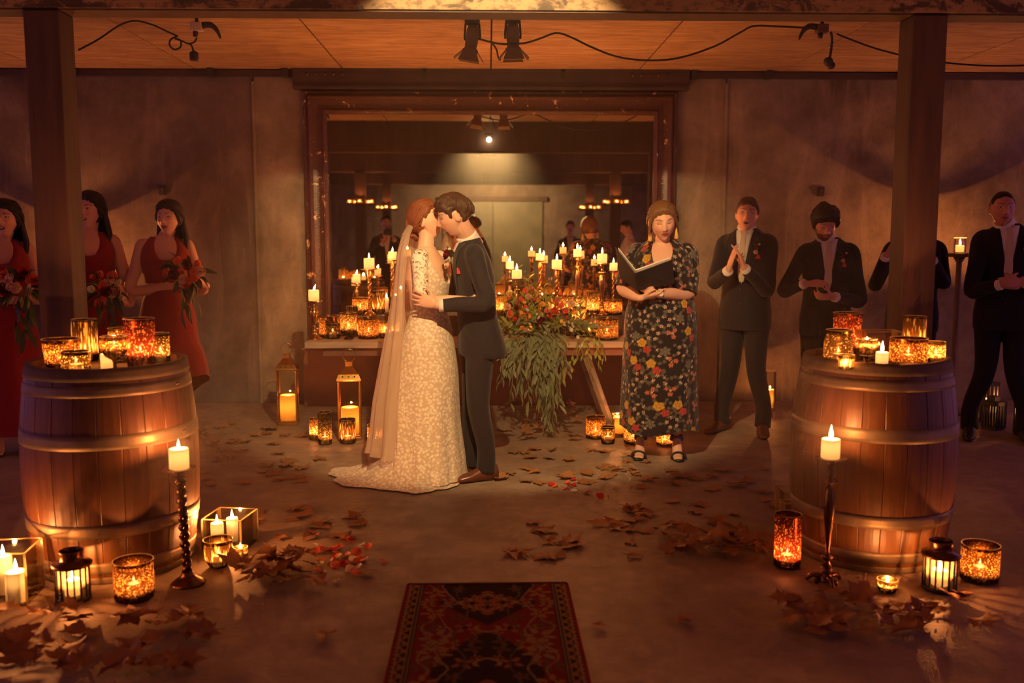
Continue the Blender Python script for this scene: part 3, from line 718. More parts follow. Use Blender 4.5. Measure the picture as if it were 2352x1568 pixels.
stick('turn', 819, 650, 630, 18, 7.62, RZ, m_brass, 'thin plain brass candlestick on the riser, lowest behind the gold twist', 'cream candle on the thin plain brass candlestick', .9, .2, .04, .011)
stick('twist', 848, 618, 593, 24, 7.48, RZ, m_goldstick, 'thick gold barley-twist candlestick standing before the thin brass one', 'cream candle on the thick gold barley-twist candlestick', 1.0, 0, .05, .0165)
stick('twist', 902, 597, 578, 19, 7.66, RZ, m_goldstick, 'tall open-twist gold candlestick right beside the veil', 'cream candle on the open-twist candlestick beside the veil', .9, 0, .05, .0135)
candle((P(888, 700, 7.72).x, 7.72, RZ+.001), .017, P(888, 683, 7.72).z-RZ, 'slim cream candle standing low beside the veil on the riser', fl=.9)
# right half
stick('turn', 1171, 618, 600, 18, 7.30, TZ, m_goldstick, 'slim gold candlestick nearest the groom, taller of the close pair', 'cream candle on the taller gold candlestick nearest the groom', 1.0, 0, .045, .012)
stick('turn', 1187, 640, 620, 23, 7.14, TZ, m_goldstick, 'slim gold candlestick nearest the groom, lower of the close pair', 'cream candle on the lower gold candlestick nearest the groom', 1.15, 0, .045, .013)
stick('twist', 1240, 598, 582, 19, 7.62, RZ, m_goldstick, 'gold twisted-rope candlestick rising behind the green sprigs', 'cream candle on the rope candlestick behind the sprigs', 1.0, 0, .05, .015, strands=2)
stick('twist', 1279, 618, 597, 23, 7.46, RZ, m_goldstick, 'gold open barley-twist candlestick in the middle of the flower end', 'cream candle on the open twist in the middle of the flowers', 1.15, 0, .05, .018)
stick('turn', 1326, 590, 572, 18, 7.62, RZ, m_goldstick, 'tallest slender gold candlestick, farthest back on the riser', 'cream candle on the tallest slender gold candlestick', 1.1, 0, .045, .014)
stick('turn', 1383, 605, 583, 23, 7.46, RZ, m_goldstick, 'large smooth gold baluster candlestick beside the celebrant\'s folder', 'cream candle on the large gold baluster by the folder', 1.2, 0, .05, .021)
stick('twist', 1409, 622, 604, 18, 7.66, RZ, m_brass, 'dark gold twisted candlestick half hidden behind the celebrant\'s elbow', 'cream candle half hidden behind the folder cover', 1.0, 0, .045, .014)
ont(1394, 782, 730, 52, 'amber', 'straight', 'large amber votive on the table edge beside the floral sleeve', clabel='lit candle in the large amber votive by the sleeve')
ont(1408, 728, 688, 42, 'amber', 'straight', 'amber votive on the riser behind the celebrant\'s forearm', z=RZ, clabel='lit candle in the amber votive behind the forearm')
ont(1362, 724, 670, 30, 'gold', 'straight', 'tall gold speckled cylinder beside the gold baluster candlestick', z=RZ, clabel='lit candle in the tall gold cylinder by the baluster')
ont(1303, 722, 678, 32, 'gold', 'straight', 'gold votive on the riser right of the open barley twist', z=RZ, clabel='lit candle in the gold votive by the open twist')
ont(1328, 722, 681, 34, 'gold', 'straight', 'gold votive on the riser behind the tallest slender candlestick', z=RZ, clabel='lit candle in the gold votive behind the tallest stick')
ont(1353, 772, 721, 32, 'fluted', 'fluted', 'ribbed gold glass on the table beside the large amber votive', clabel='lit candle in the ribbed gold glass')
ont(1330, 748, 705, 34, 'gold', 'goblet', 'gold goblet among the leaves at the end of the garland', clabel='lit candle in the gold goblet among the leaves', name='goblet')
ont(1208, 740, 688, 34, 'amber', 'straight', 'amber votive buried among the flowers near the groom', clabel='lit candle buried among the flowers near the groom')
ont(1270, 722, 676, 34, 'fluted', 'straight', 'gold votive glowing through the flowers in the middle', z=RZ, clabel='lit candle glowing through the flowers')
ont(1152, 724, 676, 30, 'gold', 'straight', 'gold votive peeping out behind the groom\'s back', z=RZ, clabel='lit candle peeping out behind the groom\'s back')
ont(985, 776, 730, 40, 'amber', 'straight', 'amber votive on the table hidden behind the bride', clabel='lit candle hidden behind the bride')

# ------------------------------------------------------------------ foliage and flowers
def leaf_mat(name, c1, c2, tr=.3, rough=.5):
    t = NT(name); v = t.coord('Object', (1, 1, 1), True); f = t.noise(v, 20, 3)
    oi = t.new('ObjectInfo').outputs['Random']
    col = t.mix(oi, t.mix(f, c1, c2), c2)
    d = t.princ(col, rough, 0, None, Specular_IOR_Level=.3)
    return t.done(t.mixs(tr, d, t.new('BsdfTranslucent', i_Color=col).outputs[0]))
m_euc = leaf_mat('eucalyptus_leaf', (.20, .24, .13), (.32, .36, .20))
m_green = leaf_mat('fresh_leaf', (.18, .30, .05), (.42, .50, .10), .4)
m_dkgreen = leaf_mat('dark_leaf', (.05, .08, .035), (.10, .13, .06), .2)
m_stem = pm('green_stem', (.16, .17, .08), (.24, .24, .12), .6, bump=0)
m_pet = {k: leaf_mat('petals_'+k, c, tuple(min(1, x*1.25) for x in c), .35) for k, c in dict(coral=(.85, .20, .10), red=(.62, .04, .03), burgundy=(.16, .012, .02), yellow=(.85, .52, .08), orange=(.95, .33, .05), blush=(.92, .58, .40), cream=(.92, .78, .58), pink=(.85, .26, .22)).items()}
def lance(l, w, bend=.25, n=5):
    vs = []; fs = []
    for i in range(n+1):
        u = i/n; ww = w*math.sin(PI*min(1, (u*.92+.04)))**.8; y = l*u; z = -bend*l*u*u
        vs += [(-ww, y, z+ww*.35), (0, y, z), (ww, y, z+ww*.35)]
    for i in range(n):
        a = 3*i; fs += [(a, a+1, a+4, a+3), (a+1, a+2, a+5, a+4)]
    return vs, fs
def leafmesh(m, l, w, bend):
    me = MB().add(*lance(l, w, bend)).mesh('leaf_shape'); me.materials.append(m); return me
def orient(p, d, roll=0, s=1):
    q = Vector(d).normalized().to_track_quat('Y', 'Z').to_matrix().to_4x4()
    return Matrix.Translation(p) @ q @ Matrix.Rotation(roll, 4, 'Y') @ Matrix.Scale(s, 4)
def rose_mesh(m, r=.03, layers=3, per=5, rnd=0):
    b = MB(); rr = random.Random(rnd)
    for L in range(layers):
        k = (L+1)/layers
        for j in range(per):
            a = 2*PI*(j+.5*L)/per+rr.uniform(-.1, .1); vs = []; fs = []
            for iu in range(4):
                for iv in range(4):
                    u = iu/3; v = (iv/3-.5)*2; rad = r*k*(.25+.75*math.sin(u*PI*.55)); hh = r*(.15+u*(1.15-.45*k))-r*.35*k*max(0, u-.75)
                    aa = a+v*(.75*(.6+.4*u)); rad *= 1-.12*v*v*u; vs.append((rad*math.cos(aa), rad*math.sin(aa), hh-.12*r*v*v*u))
            for iu in range(3):
                for iv in range(3): q = iu*4+iv; fs.append((q, q+1, q+5, q+4))
            b.add(vs, fs)
    me = b.mesh('flower_shape'); me.materials.append(m); return me
ROSE = {k: rose_mesh(m, 1.0, 3, 5, i) for i, (k, m) in enumerate(m_pet.items())}
def daisy_mesh(m, n=7):
    b = MB()
    for k in range(n):
        a = 2*PI*k/n; c, s = math.cos(a), math.sin(a); p = lambda u, v, z: (c*u-s*v, s*u+c*v, z)
        b.add([p(.12, -.1, .05), p(.12, .1, .05), p(.6, .30, .22), p(.6, -.30, .22), p(1, .12, .16), p(1, -.12, .16)], [(0, 1, 2, 3), (3, 2, 4, 5)])
    b.ball((0, 0, .1), (.2, .2, .14), 8, 5)
    me = b.mesh('flower_shape'); me.materials.append(m); return me
DAISY = {k: daisy_mesh(m_pet[k]) for k in ('cream', 'yellow', 'orange', 'red')}
def put(name, me, parent, M):
    o = link(name, me, None, parent); o.matrix_local = M; return o

def garland():
    rr = random.Random(21)
    base = Vector((.42, 7.05, TZ))
    t = thing('flower_garland', 'trailing garland of flowers and eucalyptus spilling over the table front', 'flowers', base)
    LM = [leafmesh(m_euc, .085, .0115, .25), leafmesh(m_euc, .105, .013, .4), leafmesh(m_euc, .07, .010, .1)]
    LG = [leafmesh(m_green, .065, .012, .2), leafmesh(m_green, .05, .011, .3)]
    extra = MB(); xg = MB(); cnt = [0]; stems = MB()
    def leaf(p, d, green=False, s=1.0):
        M = Matrix.Translation(-base) @ orient(p, d, rr.uniform(-1.2, 1.2), s*rr.uniform(.8, 1.25))
        if cnt[0] < 190 or (green and cnt[0] < 295): put('leaf', rr.choice(LG if green else LM), t, M); cnt[0] += 1
        else: (xg if green else extra).add(*lance(*((.055, .011, .25) if green else (.085, .0115, .25)), 3), M)
    def strand(pts, step, spread, green=False, s=1.0):
        pts = [Vector(p) for p in pts]; path, _ = smooth_path(pts, [1]*len(pts), 10)
        stems.tube([p-base for p in path[::3]+[path[-1]]], .0022, 5)
        acc = 0; k = 0
        for i in range(1, len(path)):
            acc += (path[i]-path[i-1]).length
            if acc > step:
                acc = 0; k += 1; d = (path[i]-path[i-1]).normalized(); sd = d.cross(Vector((0, 1, 0))).normalized()*(1 if k % 2 else -1)
                leaf(path[i], d*1.0+sd*spread*rr.uniform(.5, 1.2)+Vector((0, rr.uniform(-.5, .2), 0)), green, s)
    # hanging strands: (px at the table edge, px and py of the tip)
    tips = [(1165, 1150, 880), (1175, 1165, 850), (1185, 1172, 930), (1195, 1195, 880), (1205, 1215, 925), (1215, 1228, 900), (1222, 1240, 945), (1228, 1252, 985), (1236, 1262, 990), (1242, 1272, 960), (1250, 1285, 930), (1258, 1275, 900),
            (1230, 1245, 930), (1268, 1292, 880), (1275, 1300, 860), (1285, 1300, 845), (1180, 1152, 820), (1200, 1185, 850), (1220, 1205, 870), (1245, 1258, 880), (1262, 1282, 910), (1238, 1256, 965), (1210, 1192, 905), (1252, 1266, 945), (1225, 1232, 880), (1190, 1160, 845), (1262, 1310, 850), (1240, 1225, 830), (1215, 1190, 815), (1255, 1240, 820)]
    for (a, b, py) in tips:
        y1 = 6.90-rr.uniform(0, .08); p0 = Vector((P(a, 770, 7.05).x, 7.05, TZ+.04)); p3 = P(b, py, y1)
        p1 = Vector((p0.x*.85+p3.x*.15, 6.96, TZ+.05)); p2 = Vector((p0.x*.4+p3.x*.6, y1-.03, TZ*.55+p3.z*.45))
        strand([p0, p1, p2, p3], .028, .55)
    for (a, b, py) in ((1330, 1312, 850), (1345, 1352, 845), (1362, 1375, 848), (1372, 1385, 830), (1335, 1325, 830), (1355, 1338, 820)):       # yellow-green sprigs on the far end
        p0 = Vector((P(a, 770, 7.02).x, 7.02, TZ+.03)); p3 = P(b, py, 6.93)
        strand([p0, Vector((p0.x, 6.965, TZ+.04)), p3+Vector((0, 0, .08)), p3], .034, .5, True, .9)
    for k in range(16):                                     # sprays lying along the table
        a = rr.uniform(1170, 1330); d = rr.choice((-1, 1)); y = rr.uniform(7.0, 7.3); p = Vector((P(a, 760, y).x, y, TZ+.05+rr.uniform(0, .06)))
        strand([p, p+Vector((d*.12, -.03, .05)), p+Vector((d*.26, -.06, .01))], .024, .6, rr.random() < .35)
    for (px, top, w) in ((1215, 640, 5), (1228, 652, 6), (1250, 655, 8), (1262, 668, 5), (1275, 680, -6), (1240, 676, 4), (1200, 690, -8), (1290, 690, 6), (1222, 668, -6), (1255, 690, 8))+tuple((rr.uniform(1158, 1335), rr.uniform(672, 716), rr.uniform(-8, 8)) for _ in range(26)):   # fresh green sprigs standing up
        p1 = P(px, top, 7.16); p0 = Vector((p1.x-.03*w/5, 7.10, TZ+.04))
        strand([p0, p0*.5+p1*.5+Vector((.01*w/5, 0, .01)), p1], .022, .75, True, .9)
    m = stems.build('stems', m_stem, t); m['kind'] = 'stuff'
    o = extra.build('foliage', m_euc, t); o['kind'] = 'stuff'; o = xg.build('foliage', m_green, t); o['kind'] = 'stuff'
    fl = [(1201, 760, 'orange', .030), (1163, 706, 'blush', .032), (1168, 722, 'coral', .03), (1185, 708, 'burgundy', .024), (1237, 735, 'burgundy', .03), (1250, 737, 'burgundy', .03), (1230, 748, 'burgundy', .022), (1258, 715, 'pink', .026), (1273, 712, 'red', .024), (1290, 705, 'coral', .028), (1310, 700, 'blush', .034), (1300, 715, 'pink', .026), (1212, 682, 'blush', .028), (1206, 668, 'coral', .024), (1222, 664, 'pink', .020), (1185, 735, 'red', .022), (1262, 725, 'red', .022), (1196, 690, 'coral', .022), (1245, 700, 'yellow', .024), (1282, 690, 'pink', .022), (1158, 690, 'yellow', .028), (1172, 678, 'yellow', .024), (1238, 690, 'orange', .02), (1320, 718, 'coral', .022)]
    for (px, py, c, r) in fl:
        y = 7.02+rr.uniform(-.04, .06)+(.10 if py < 700 else 0); p = P(px, py, y)-base
        put('flower', ROSE[c], t, Matrix.Translation(p) @ Euler((rr.uniform(.9, 1.5), rr.uniform(-.5, .5), rr.uniform(-.6, .6))).to_matrix().to_4x4() @ Matrix.Scale(r, 4))
    for k in range(95):
        px = rr.uniform(1158, 1335); py = rr.uniform(665, 800); c = rr.choice(('yellow', 'orange', 'cream', 'yellow', 'red', 'cream'))
        if py > 740: c = 'cream'
        p = P(px, py, 7.0+rr.uniform(-.06, .03)+(.1 if py < 700 else 0))-base
        put('blossom', DAISY[c], t, Matrix.Translation(p) @ Euler((rr.uniform(.8, 1.6), rr.uniform(-.6, .6), rr.uniform(0, 6))).to_matrix().to_4x4() @ Matrix.Scale(rr.uniform(.009, .020), 4))
garland()

# ------------------------------------------------------------------ dry leaves and petals on the floor
m_dry = leaf_mat('dry_leaf', (.20, .085, .035), (.42, .20, .085), .12, .55)
def maple(seed):
    rr = random.Random(seed); n = 5; out = []
    tips = [(-2.35, .62), (-1.15, .86), (0, 1.0), (1.15, .86), (2.35, .62)]
    for i, (a, l) in enumerate(tips):
        l *= rr.uniform(.85, 1.1); a += rr.uniform(-.08, .08)
        out += [(a-.46, l*.68), (a-.24, l*.70), (a, l), (a+.22, l*.74)]
        if i < 4: out.append((a+.58, .50))
    out.append((PI, .22))
    cu = rr.uniform(.06, .42); tw = rr.uniform(-1, 1); ph = rr.uniform(0, 6)
    def z(x, y): return cu*(x*x*.9+.4*(y-.2)**2*tw)+.06*math.sin(7*x+ph)+.055*math.sin(6*y+ph)
    P2 = [(l*math.sin(a), l*math.cos(a)) for a, l in out]
    vs = [(0, 0, z(0, 0))]; fs = []
    for f in (.5, 1): vs += [(x*f, y*f, z(x*f, y*f)) for x, y in P2]
    N = len(P2)
    for k in range(N):
        k2 = (k+1) % N; fs += [(0, 1+k2, 1+k), (1+k, 1+k2, 1+N+k2, 1+N+k)]
    b = MB().add(vs, fs)
    b.tube([(0, 0, z(0, 0)), (.02, -.35, z(0, -.3)+.02), (.08, -.75, z(0, -.3)+.05)], .016, 4)
    zmin = min(v[2] for v in b.v); b.v = [(x, y, q-zmin) for x, y, q in b.v]
    me = b.mesh('leaf_shape'); me.materials.append(m_dry); return me
MAP = [maple(s) for s in range(7)]
def petal_mesh(m):
    vs = []; fs = []
    for i in range(4):
        for j in range(4):
            u = i/3; v = j/3-.5; w = math.sin(PI*(.12+.82*u))*1.0; vs.append((v*w, u-.5, .35*v*v+.18*(u-.5)**2*2))
    for i in range(3):
        for j in range(3): q = i*4+j; fs.append((q, q+1, q+5, q+4))
    me = MB().add(vs, fs).mesh('petal_shape'); me.materials.append(m); return me
PETAL = {k: petal_mesh(m_pet[k]) for k in ('coral', 'red', 'cream', 'blush', 'pink')}
AVOID = [(LBX, LBY, .40), (RBX, RBY, .40)]
for o in list(COL.objects):
    if o.parent is None and o.get('category') in ('candle holder', 'candlestick', 'lantern', 'glass box') and o.location.z < .02: AVOID.append((o.location.x, o.location.y, .10 if o.get('category') != 'glass box' else .17))
def fallen():
    rr = random.Random(5)
    zones = [  # x0, x1, y0, y1 in the frame, how many, heap height, label, group
        (1155, 1460, 1030, 1112, 26, 0, 'maple leaf in the pale lit patch', 'leaves in the lit patch'),
        (1440, 1800, 1060, 1210, 34, 0, 'maple leaf before the clapping man', 'leaves before the clapping man'),
        (1520, 1765, 1228, 1290, 34, .05, 'maple leaf piled beside the red cylinder', 'leaf pile by the red cylinder'),
        (1160, 1500, 1190, 1290, 22, 0, 'maple leaf beyond the rug end', 'leaves beyond the rug'),
        (470, 760, 975, 1120, 34, 0, 'maple leaf before the brass lanterns', 'leaves before the lanterns'),
        (575, 850, 1165, 1240, 18, 0, 'maple leaf past the square glass box', 'leaves past the glass box'),
        (520, 720, 1285, 1365, 26, .04, 'maple leaf heaped beside the rose petals', 'leaf heap by the petals'),
        (-20, 480, 1405, 1550, 44, .02, 'maple leaf before the bridesmaid-side lantern', 'near leaves before the bridesmaid barrel'),
        (1790, 2260, 1375, 1475, 38, .02, 'maple leaf before the groomsman-side barrel', 'near leaves before the groomsman barrel'),
        (1155, 1330, 930, 1025, 22, .01, 'dark maple leaf under the garland', 'leaves under the table')]
    for (x0, x1, y0, y1, n, heap, lab, grp) in zones:
        k = 0; tries = 0
        while k < n and tries < n*8:
            tries += 1
            px = rr.uniform(x0, x1); py = rr.uniform(y0, y1); g = G(px, py)
            if any((g.x-a)**2+(g.y-b)**2 < (r+.05)**2 for a, b, r in AVOID): continue
            o = link('maple_leaf', rr.choice(MAP), None); s = rr.uniform(.055, .10)
            o.scale = (s, s, s*rr.uniform(.5, 1.1)); o.location = (g.x, g.y, .002+rr.uniform(0, heap))
            o.rotation_euler = (rr.uniform(-.15, .15)+(rr.uniform(-.4, .4) if heap else 0), rr.uniform(-.15, .15)+(rr.uniform(-.4, .4) if heap else 0), rr.uniform(0, 6.28))
            if heap: o.location.z += .025
            else: o.location.z += .003
            tag(o, ('small ' if s < .068 else 'middling ' if s < .084 else 'large ')+lab+', '+('far row' if py < y0+(y1-y0)*.36 else 'middle row' if py < y0+(y1-y0)*.68 else 'near row')+', '+('bridesmaids\' end' if px < x0+(x1-x0)*.25 else 'bridesmaids\' half' if px < x0+(x1-x0)*.5 else 'groomsmen\'s half' if px < x0+(x1-x0)*.75 else 'groomsmen\'s end'), 'leaf', grp); k += 1
    for (px, py, s, lab) in ((748, 1466, .085, 'single dark maple leaf alone on the bare floor left of the rug'), (1380, 1445, .05, 'single curled pale leaf on the bare floor right of the rug'), (1577, 1432, .06, 'narrow folded leaf standing on its edge right of the rug'), (846, 1322, .06, 'flat shadowy leaf just before the rug corner')):
        g = G(px, py); o = link('maple_leaf', rr.choice(MAP), None); o.scale = (s, s, s*.9); o.location = (g.x, g.y, .01); o.rotation_euler = (.1, .1, rr.uniform(0, 6)); tag(o, lab, 'leaf')
    for (x0, x1, y0, y1, n, lab, grp) in ((680, 880, 1240, 1335, 42, 'by the leaf heap', 'petals by the leaf heap'), (1205, 1400, 1105, 1135, 14, 'on the lit patch edge', 'petals on the lit patch edge')):
        for k in range(n):
            px = (x0+x1)/2+rr.gauss(0, (x1-x0)/5); py = (y0+y1)/2+rr.gauss(0, (y1-y0)/4); g = G(px, py)
            c = rr.choice(('coral', 'red', 'cream', 'blush', 'cream', 'coral')) if grp[-1] == 'p' else rr.choice(('red', 'coral', 'red', 'cream'))
            o = link('rose_petal', PETAL[c], None); s = rr.uniform(.035, .055); o.scale = (s, s, s*1.2); o.location = (g.x, g.y, .006)
            o.rotation_euler = (rr.uniform(-.5, .5), rr.uniform(-.5, .5), rr.uniform(0, 6))
            tag(o, ('small ' if s < .045 else 'large ')+c+' rose petal '+lab+', '+('far' if g.y > G(px, (y0+y1)/2).y else 'near')+' side, '+('bridesmaids\' end' if px < x0+(x1-x0)*.4 else 'middle' if px < x0+(x1-x0)*.6 else 'groomsmen\'s end'), 'petal', c+' '+grp)
fallen()

# ------------------------------------------------------------------ runner rug
def rug():
    x0, x1, y1, y0 = -.352, .336, 3.868, .6; nx, ny = 150, 560
    xs = np.linspace(x0, x1, nx+1); ys = np.linspace(y1, y0, ny+1)
    X, Y = np.meshgrid((xs-(x0+x1)/2)/((x1-x0)/2), (y1-ys)/((x1-x0)/2))   # across -1..1, along 0..9.5 from the far end
    V = np.array([(x, y) for y in ys for x in xs]); A = np.abs(X)
    col = np.zeros(X.shape+(3,)); red = (.30, .020, .022); navy = (.028, .018, .030); gold = (.50, .27, .09); sand = (.42, .30, .15); oliv = (.16, .13, .07); dk = (.05, .012, .018); rose = (.48, .15, .08)
    col[:] = np.where((np.sin(X*2.2)**2+np.sin(Y*1.3)**2 > .9)[..., None], red, dk)
    def pt(m, c): col[m] = c
    per = 2.3; Yc = ((Y-.62) % per); Yc = np.minimum(Yc, per-Yc); Ys = ((Y-.62+per/2) % per)-per/2      # medallion period
    pt((A/.95+Yc/1.05 < .62), dk)
    for (cx, cyy, r, n, c) in ((.55, .95, .20, 6, sand), (.62, .30, .15, 5, gold), (.42, 1.15, .16, 7, gold), (.66, .66, .14, 6, oliv), (.25, .72, .13, 4, rose), (.60, 1.13, .10, 5, sand), (.15, 1.05, .11, 4, oliv), (.34, .42, .10, 5, oliv), (.70, .04, .11, 5, gold), (.46, .06, .09, 4, sand), (.12, .86, .06, 4, gold), (.50, .72, .07, 4, sand)):
        dx = A-cx; dy = np.abs(Ys)-cyy; rad = np.hypot(dx, dy*.9); th = np.arctan2(dy, dx)
        pt(rad < r*(.62+.38*np.cos(n*th+cx*9)), c); pt(rad < r*.30, red if c != rose else navy)
    wob = .03*np.sin(Y*21)+.02*np.sin(X*37)
    for k in range(3):
        pt(np.abs(A-(.30+.18*k)-.07*np.sin(Y*(5+2*k)+k)-wob*.3) < .012, (oliv, sand, gold)[k])
    st = .36*(1+.10*np.sign(np.sin(np.arctan2(Yc*1.15, A)*14))); d = A*.95+Yc*1.25
    pt(d < st*1.18, rose); pt(d < st*1.02, dk); pt(d < st*.95, gold); pt(d < st*.74, (.25, .07, .04)); pt(d < st*.66, rose)
    for (cx, cyy) in ((.18, 0), (0, .13)):
        pt((np.abs(A-cx) < .075) & (np.abs(Yc-cyy) < .02) | (np.abs(A-cx) < .022) & (np.abs(Yc-cyy) < .06), navy)
    pt(np.hypot(A, Yc) < .05, oliv)
    rg = np.hypot(A, (np.abs(Ys)-.72)*1.2); pt((rg < .15) & (rg > .10) & (np.abs(Ys) > .66), gold)
    # borders
    b = A > .78; pt(b, navy)
    bx = (A-.78)/.20; ph = (Y*5.5) % 1
    pt(b & (np.abs(bx-.10) < .045), sand); pt(b & (np.abs(bx-.22) < .03), oliv)
    zig = np.abs(ph-.5)*2; pt(b & (bx > .32) & (bx < .78) & (np.abs((bx-.32)/.46-zig) < .20), gold)
    pt(b & (np.abs(bx-.30) < .035), gold); pt(b & (np.abs(bx-.80) < .035), gold)
    pt(b & (bx > .36) & (bx < .74) & (np.hypot((bx-.55)*.6, (ph-.5)*.45) < .07), rose)
    pt(b & (bx > .86) & (np.sin(Y*70) > .2) & (bx < .93), sand); pt(A > .965, (.34, .012, .03))
    zz = .010+.0012*np.sin(V[:, 0]*23)*np.sin(V[:, 1]*9)
    vs = [(x, y, z) for (x, y), z in zip(V.tolist(), zz.tolist())]; w = nx+1
    fs = [(j*w+i, (j+1)*w+i, (j+1)*w+i+1, j*w+i+1) for j in range(ny) for i in range(nx)]
    b_ = MB().add(vs, fs); me = b_.mesh('rug'); at = me.color_attributes.new('pile', 'FLOAT_COLOR', 'POINT')
    rgba = np.ones((len(vs), 4), 'f'); rgba[:, :3] = col.reshape(-1, 3)*.6; at.data.foreach_set('color', rgba.ravel())
    t = NT('rug_pile'); c = t.new('VertexColor', layer_name='pile').outputs[0]; v = t.coord('Object')
    c = t.mix(.35, c, t.mix(t.noise(v, 260, 2), (.25, .25, .25), (1, 1, 1)), 'MULTIPLY')
    m = t.done(t.princ(c, .95, 0, t.bump(t.noise(v, 300, 2), .5, .004), Specular_IOR_Level=.1))
    o = link('runner_rug', me, m); tag(o, 'narrow red oriental runner rug with patterned borders along the aisle', 'rug')
    MB().box(((x0+x1)/2, (y0+y1)/2, .0045), (x1-x0+.004, y1-y0+.004, .008)).build('backing', pm('rug_selvedge', (.32, .012, .03), (.25, .01, .02), .9), o, False)
    MB().box(((x0+x1)/2, y1-.002, .009), (x1-x0-.01, .012, .010)).build('end_binding', pm('rug_end', (.10, .02, .02), (.16, .04, .03), .9), o, False, bevel=.003)
rug()

# ------------------------------------------------------------------ fittings on the ceiling and walls
m_can = pm('grey_lamp_can', (.14, .10, .075), (.20, .14, .10), .5, .4, bump=.1)
def theatre_spot(px, py, y, tilt, side, label):
    p = P(px, py, y); p.z = CZ
    t = thing('theatre_spotlight', label, 'spotlight', p)
    MB().box((0, 0, -.012), (.10, .10, .024)).build('ceiling_plate', m_black, t, False, bevel=.003)
    MB().tube([(-.045, 0, -.02), (-.052, 0, -.10), (-.05, 0, -.13)], .007, 6).tube([(.045, 0, -.02), (.052, 0, -.10), (.05, 0, -.13)], .007, 6).box((0, 0, -.026), (.105, .016, .010)).build('yoke', m_black, t)
    M = Matrix.Translation((0, 0, -.10)) @ Matrix.Rotation(tilt, 4, 'Y') @ Matrix.Rotation(side, 4, 'X')
    MB().lathe([(.012, .075), (.036, .06), (.043, .03), (.043, -.03), (.040, -.08), (.052, -.09), (.055, -.105), (.05, -.11)], 20, M).build('lamp_can', m_can, t)
    for (a, l, o) in ((0, .075, .7), (PI/2, .075, .6), (PI, .075, .7), (3*PI/2, .075, .5)):
        D = M @ Matrix.Rotation(a, 4, 'Z') @ Matrix.Translation((.052, 0, -.105)) @ Matrix.Rotation(-o, 4, 'Y')
        MB().add([(-.002, -.045, 0), (-.002, .045, 0), (-.002, .07, -l), (-.002, -.07, -l), (.002, -.045, 0), (.002, .045, 0), (.002, .07, -l), (.002, -.07, -l)], [(0, 1, 2, 3), (7, 6, 5, 4), (0, 4, 5, 1), (1, 5, 6, 2), (2, 6, 7, 3), (3, 7, 4, 0)], D).build('barn_door', m_can, t, False)
theatre_spot(1085, 74, 6.45, .16, .1, 'black theatre spotlight with barn doors on the ceiling, nearer the bridesmaids')
theatre_spot(1178, 78, 6.40, -.03, .05, 'black theatre spotlight hanging in a yoke on the ceiling, nearer the groomsmen')
def cable(pts, y, r, label, yy=None):
    o = MB().tube([P(a, b, y)-Vector((0, 0, .008)) for a, b in pts], r, 6, 6).build('cable', m_black); tag(o, label, 'cable'); return o
cable([(1098, 86), (1120, 92), (1150, 98), (1185, 98), (1215, 94), (1245, 84), (1278, 73), (1310, 82), (1360, 106), (1420, 128), (1490, 136), (1560, 130), (1640, 104), (1700, 72), (1732, 57), (1790, 58), (1850, 61)], 6.35, .007, 'long black cable looping along the ceiling from spotlight to junction box')
cable([(1128, 93), (1140, 110), (1144, 128), (1150, 135)], 6.4, .006, 'short black cable dropping beside the yoke-hung spotlight')
cable([(1922, 75), (1965, 92), (2010, 108), (2062, 122), (2120, 134), (2190, 143), (2270, 148), (2380, 147)], 6.3, .006, 'black cable sagging behind the groomsmen-side post')
cable([(180, 112), (225, 88), (275, 55), (310, 45), (350, 54), (385, 70), (408, 80)], 6.3, .006, 'thin black cable arching over the ceiling behind the bridesmaid-side post')
cable([(408, 80), (392, 88), (390, 102), (402, 111), (415, 104), (414, 90), (402, 86), (415, 90), (432, 97), (446, 94), (452, 84)], 6.28, .006, 'black cable coiled under the pale socket box')
cable([(432, 97), (440, 102), (444, 114)], 6.28, .006, 'short black lead ending in a dangling plug')
def socket(px, py, y, label, dark):
    p = P(px, py, y); t = thing('junction_box', label, 'junction box', p)
    MB().box((0, 0, 0), (.075, .06, .055)).build('box', pm('pale_plastic' if not dark else 'dark_plastic', (.75, .62, .45) if not dark else (.16, .08, .05), None, .5, bump=0), t, False, bevel=.006)
    MB().tube([(0, 0, .02), (0, .0, CZ-p.z)], .012, 8).build('stem', m_black, t)
    s = 1 if not dark else -1
    MB().tube([(s*.035, 0, .01), (s*.085, 0, .014), (s*.125, 0, -.015), (s*.15, 0, -.07)], [.022, .02, .014, .006], 8, 3).build('plug', m_black, t)
    MB().lathe([(.016, 0), (.018, -.02), (.014, -.035)], 10, Matrix.Translation((-.01, 0, -.026))).build('gland', m_black, t)
    if dark: MB().tube([(.06, 0, -.02), (.07, 0, -.08), (.06, 0, -.18)], .009, 6, 3).ball((.05, 0, -.21), (.032, .03, .03), 10, 8).ball((.07, 0, -.235), (.028, .028, .026), 10, 8).build('hanging_connector', m_black, t)
socket(452, 62, 6.28, 'pale socket box with black plugs under the ceiling by the bridesmaid-side post', False)
socket(1888, 66, 6.3, 'dark junction box with a dangling connector under the ceiling by the groomsmen', True)
o = MB().lathe([(.024, 0), (.028, .004), (.028, .05), (.018, .058), (.010, .062)], 14, Matrix.Translation(P(445, 112, 6.28)-Vector((0, 0, .075)))).build('cable_plug', m_black); tag(o, 'small black cable plug dangling under the pale socket box', 'plug')
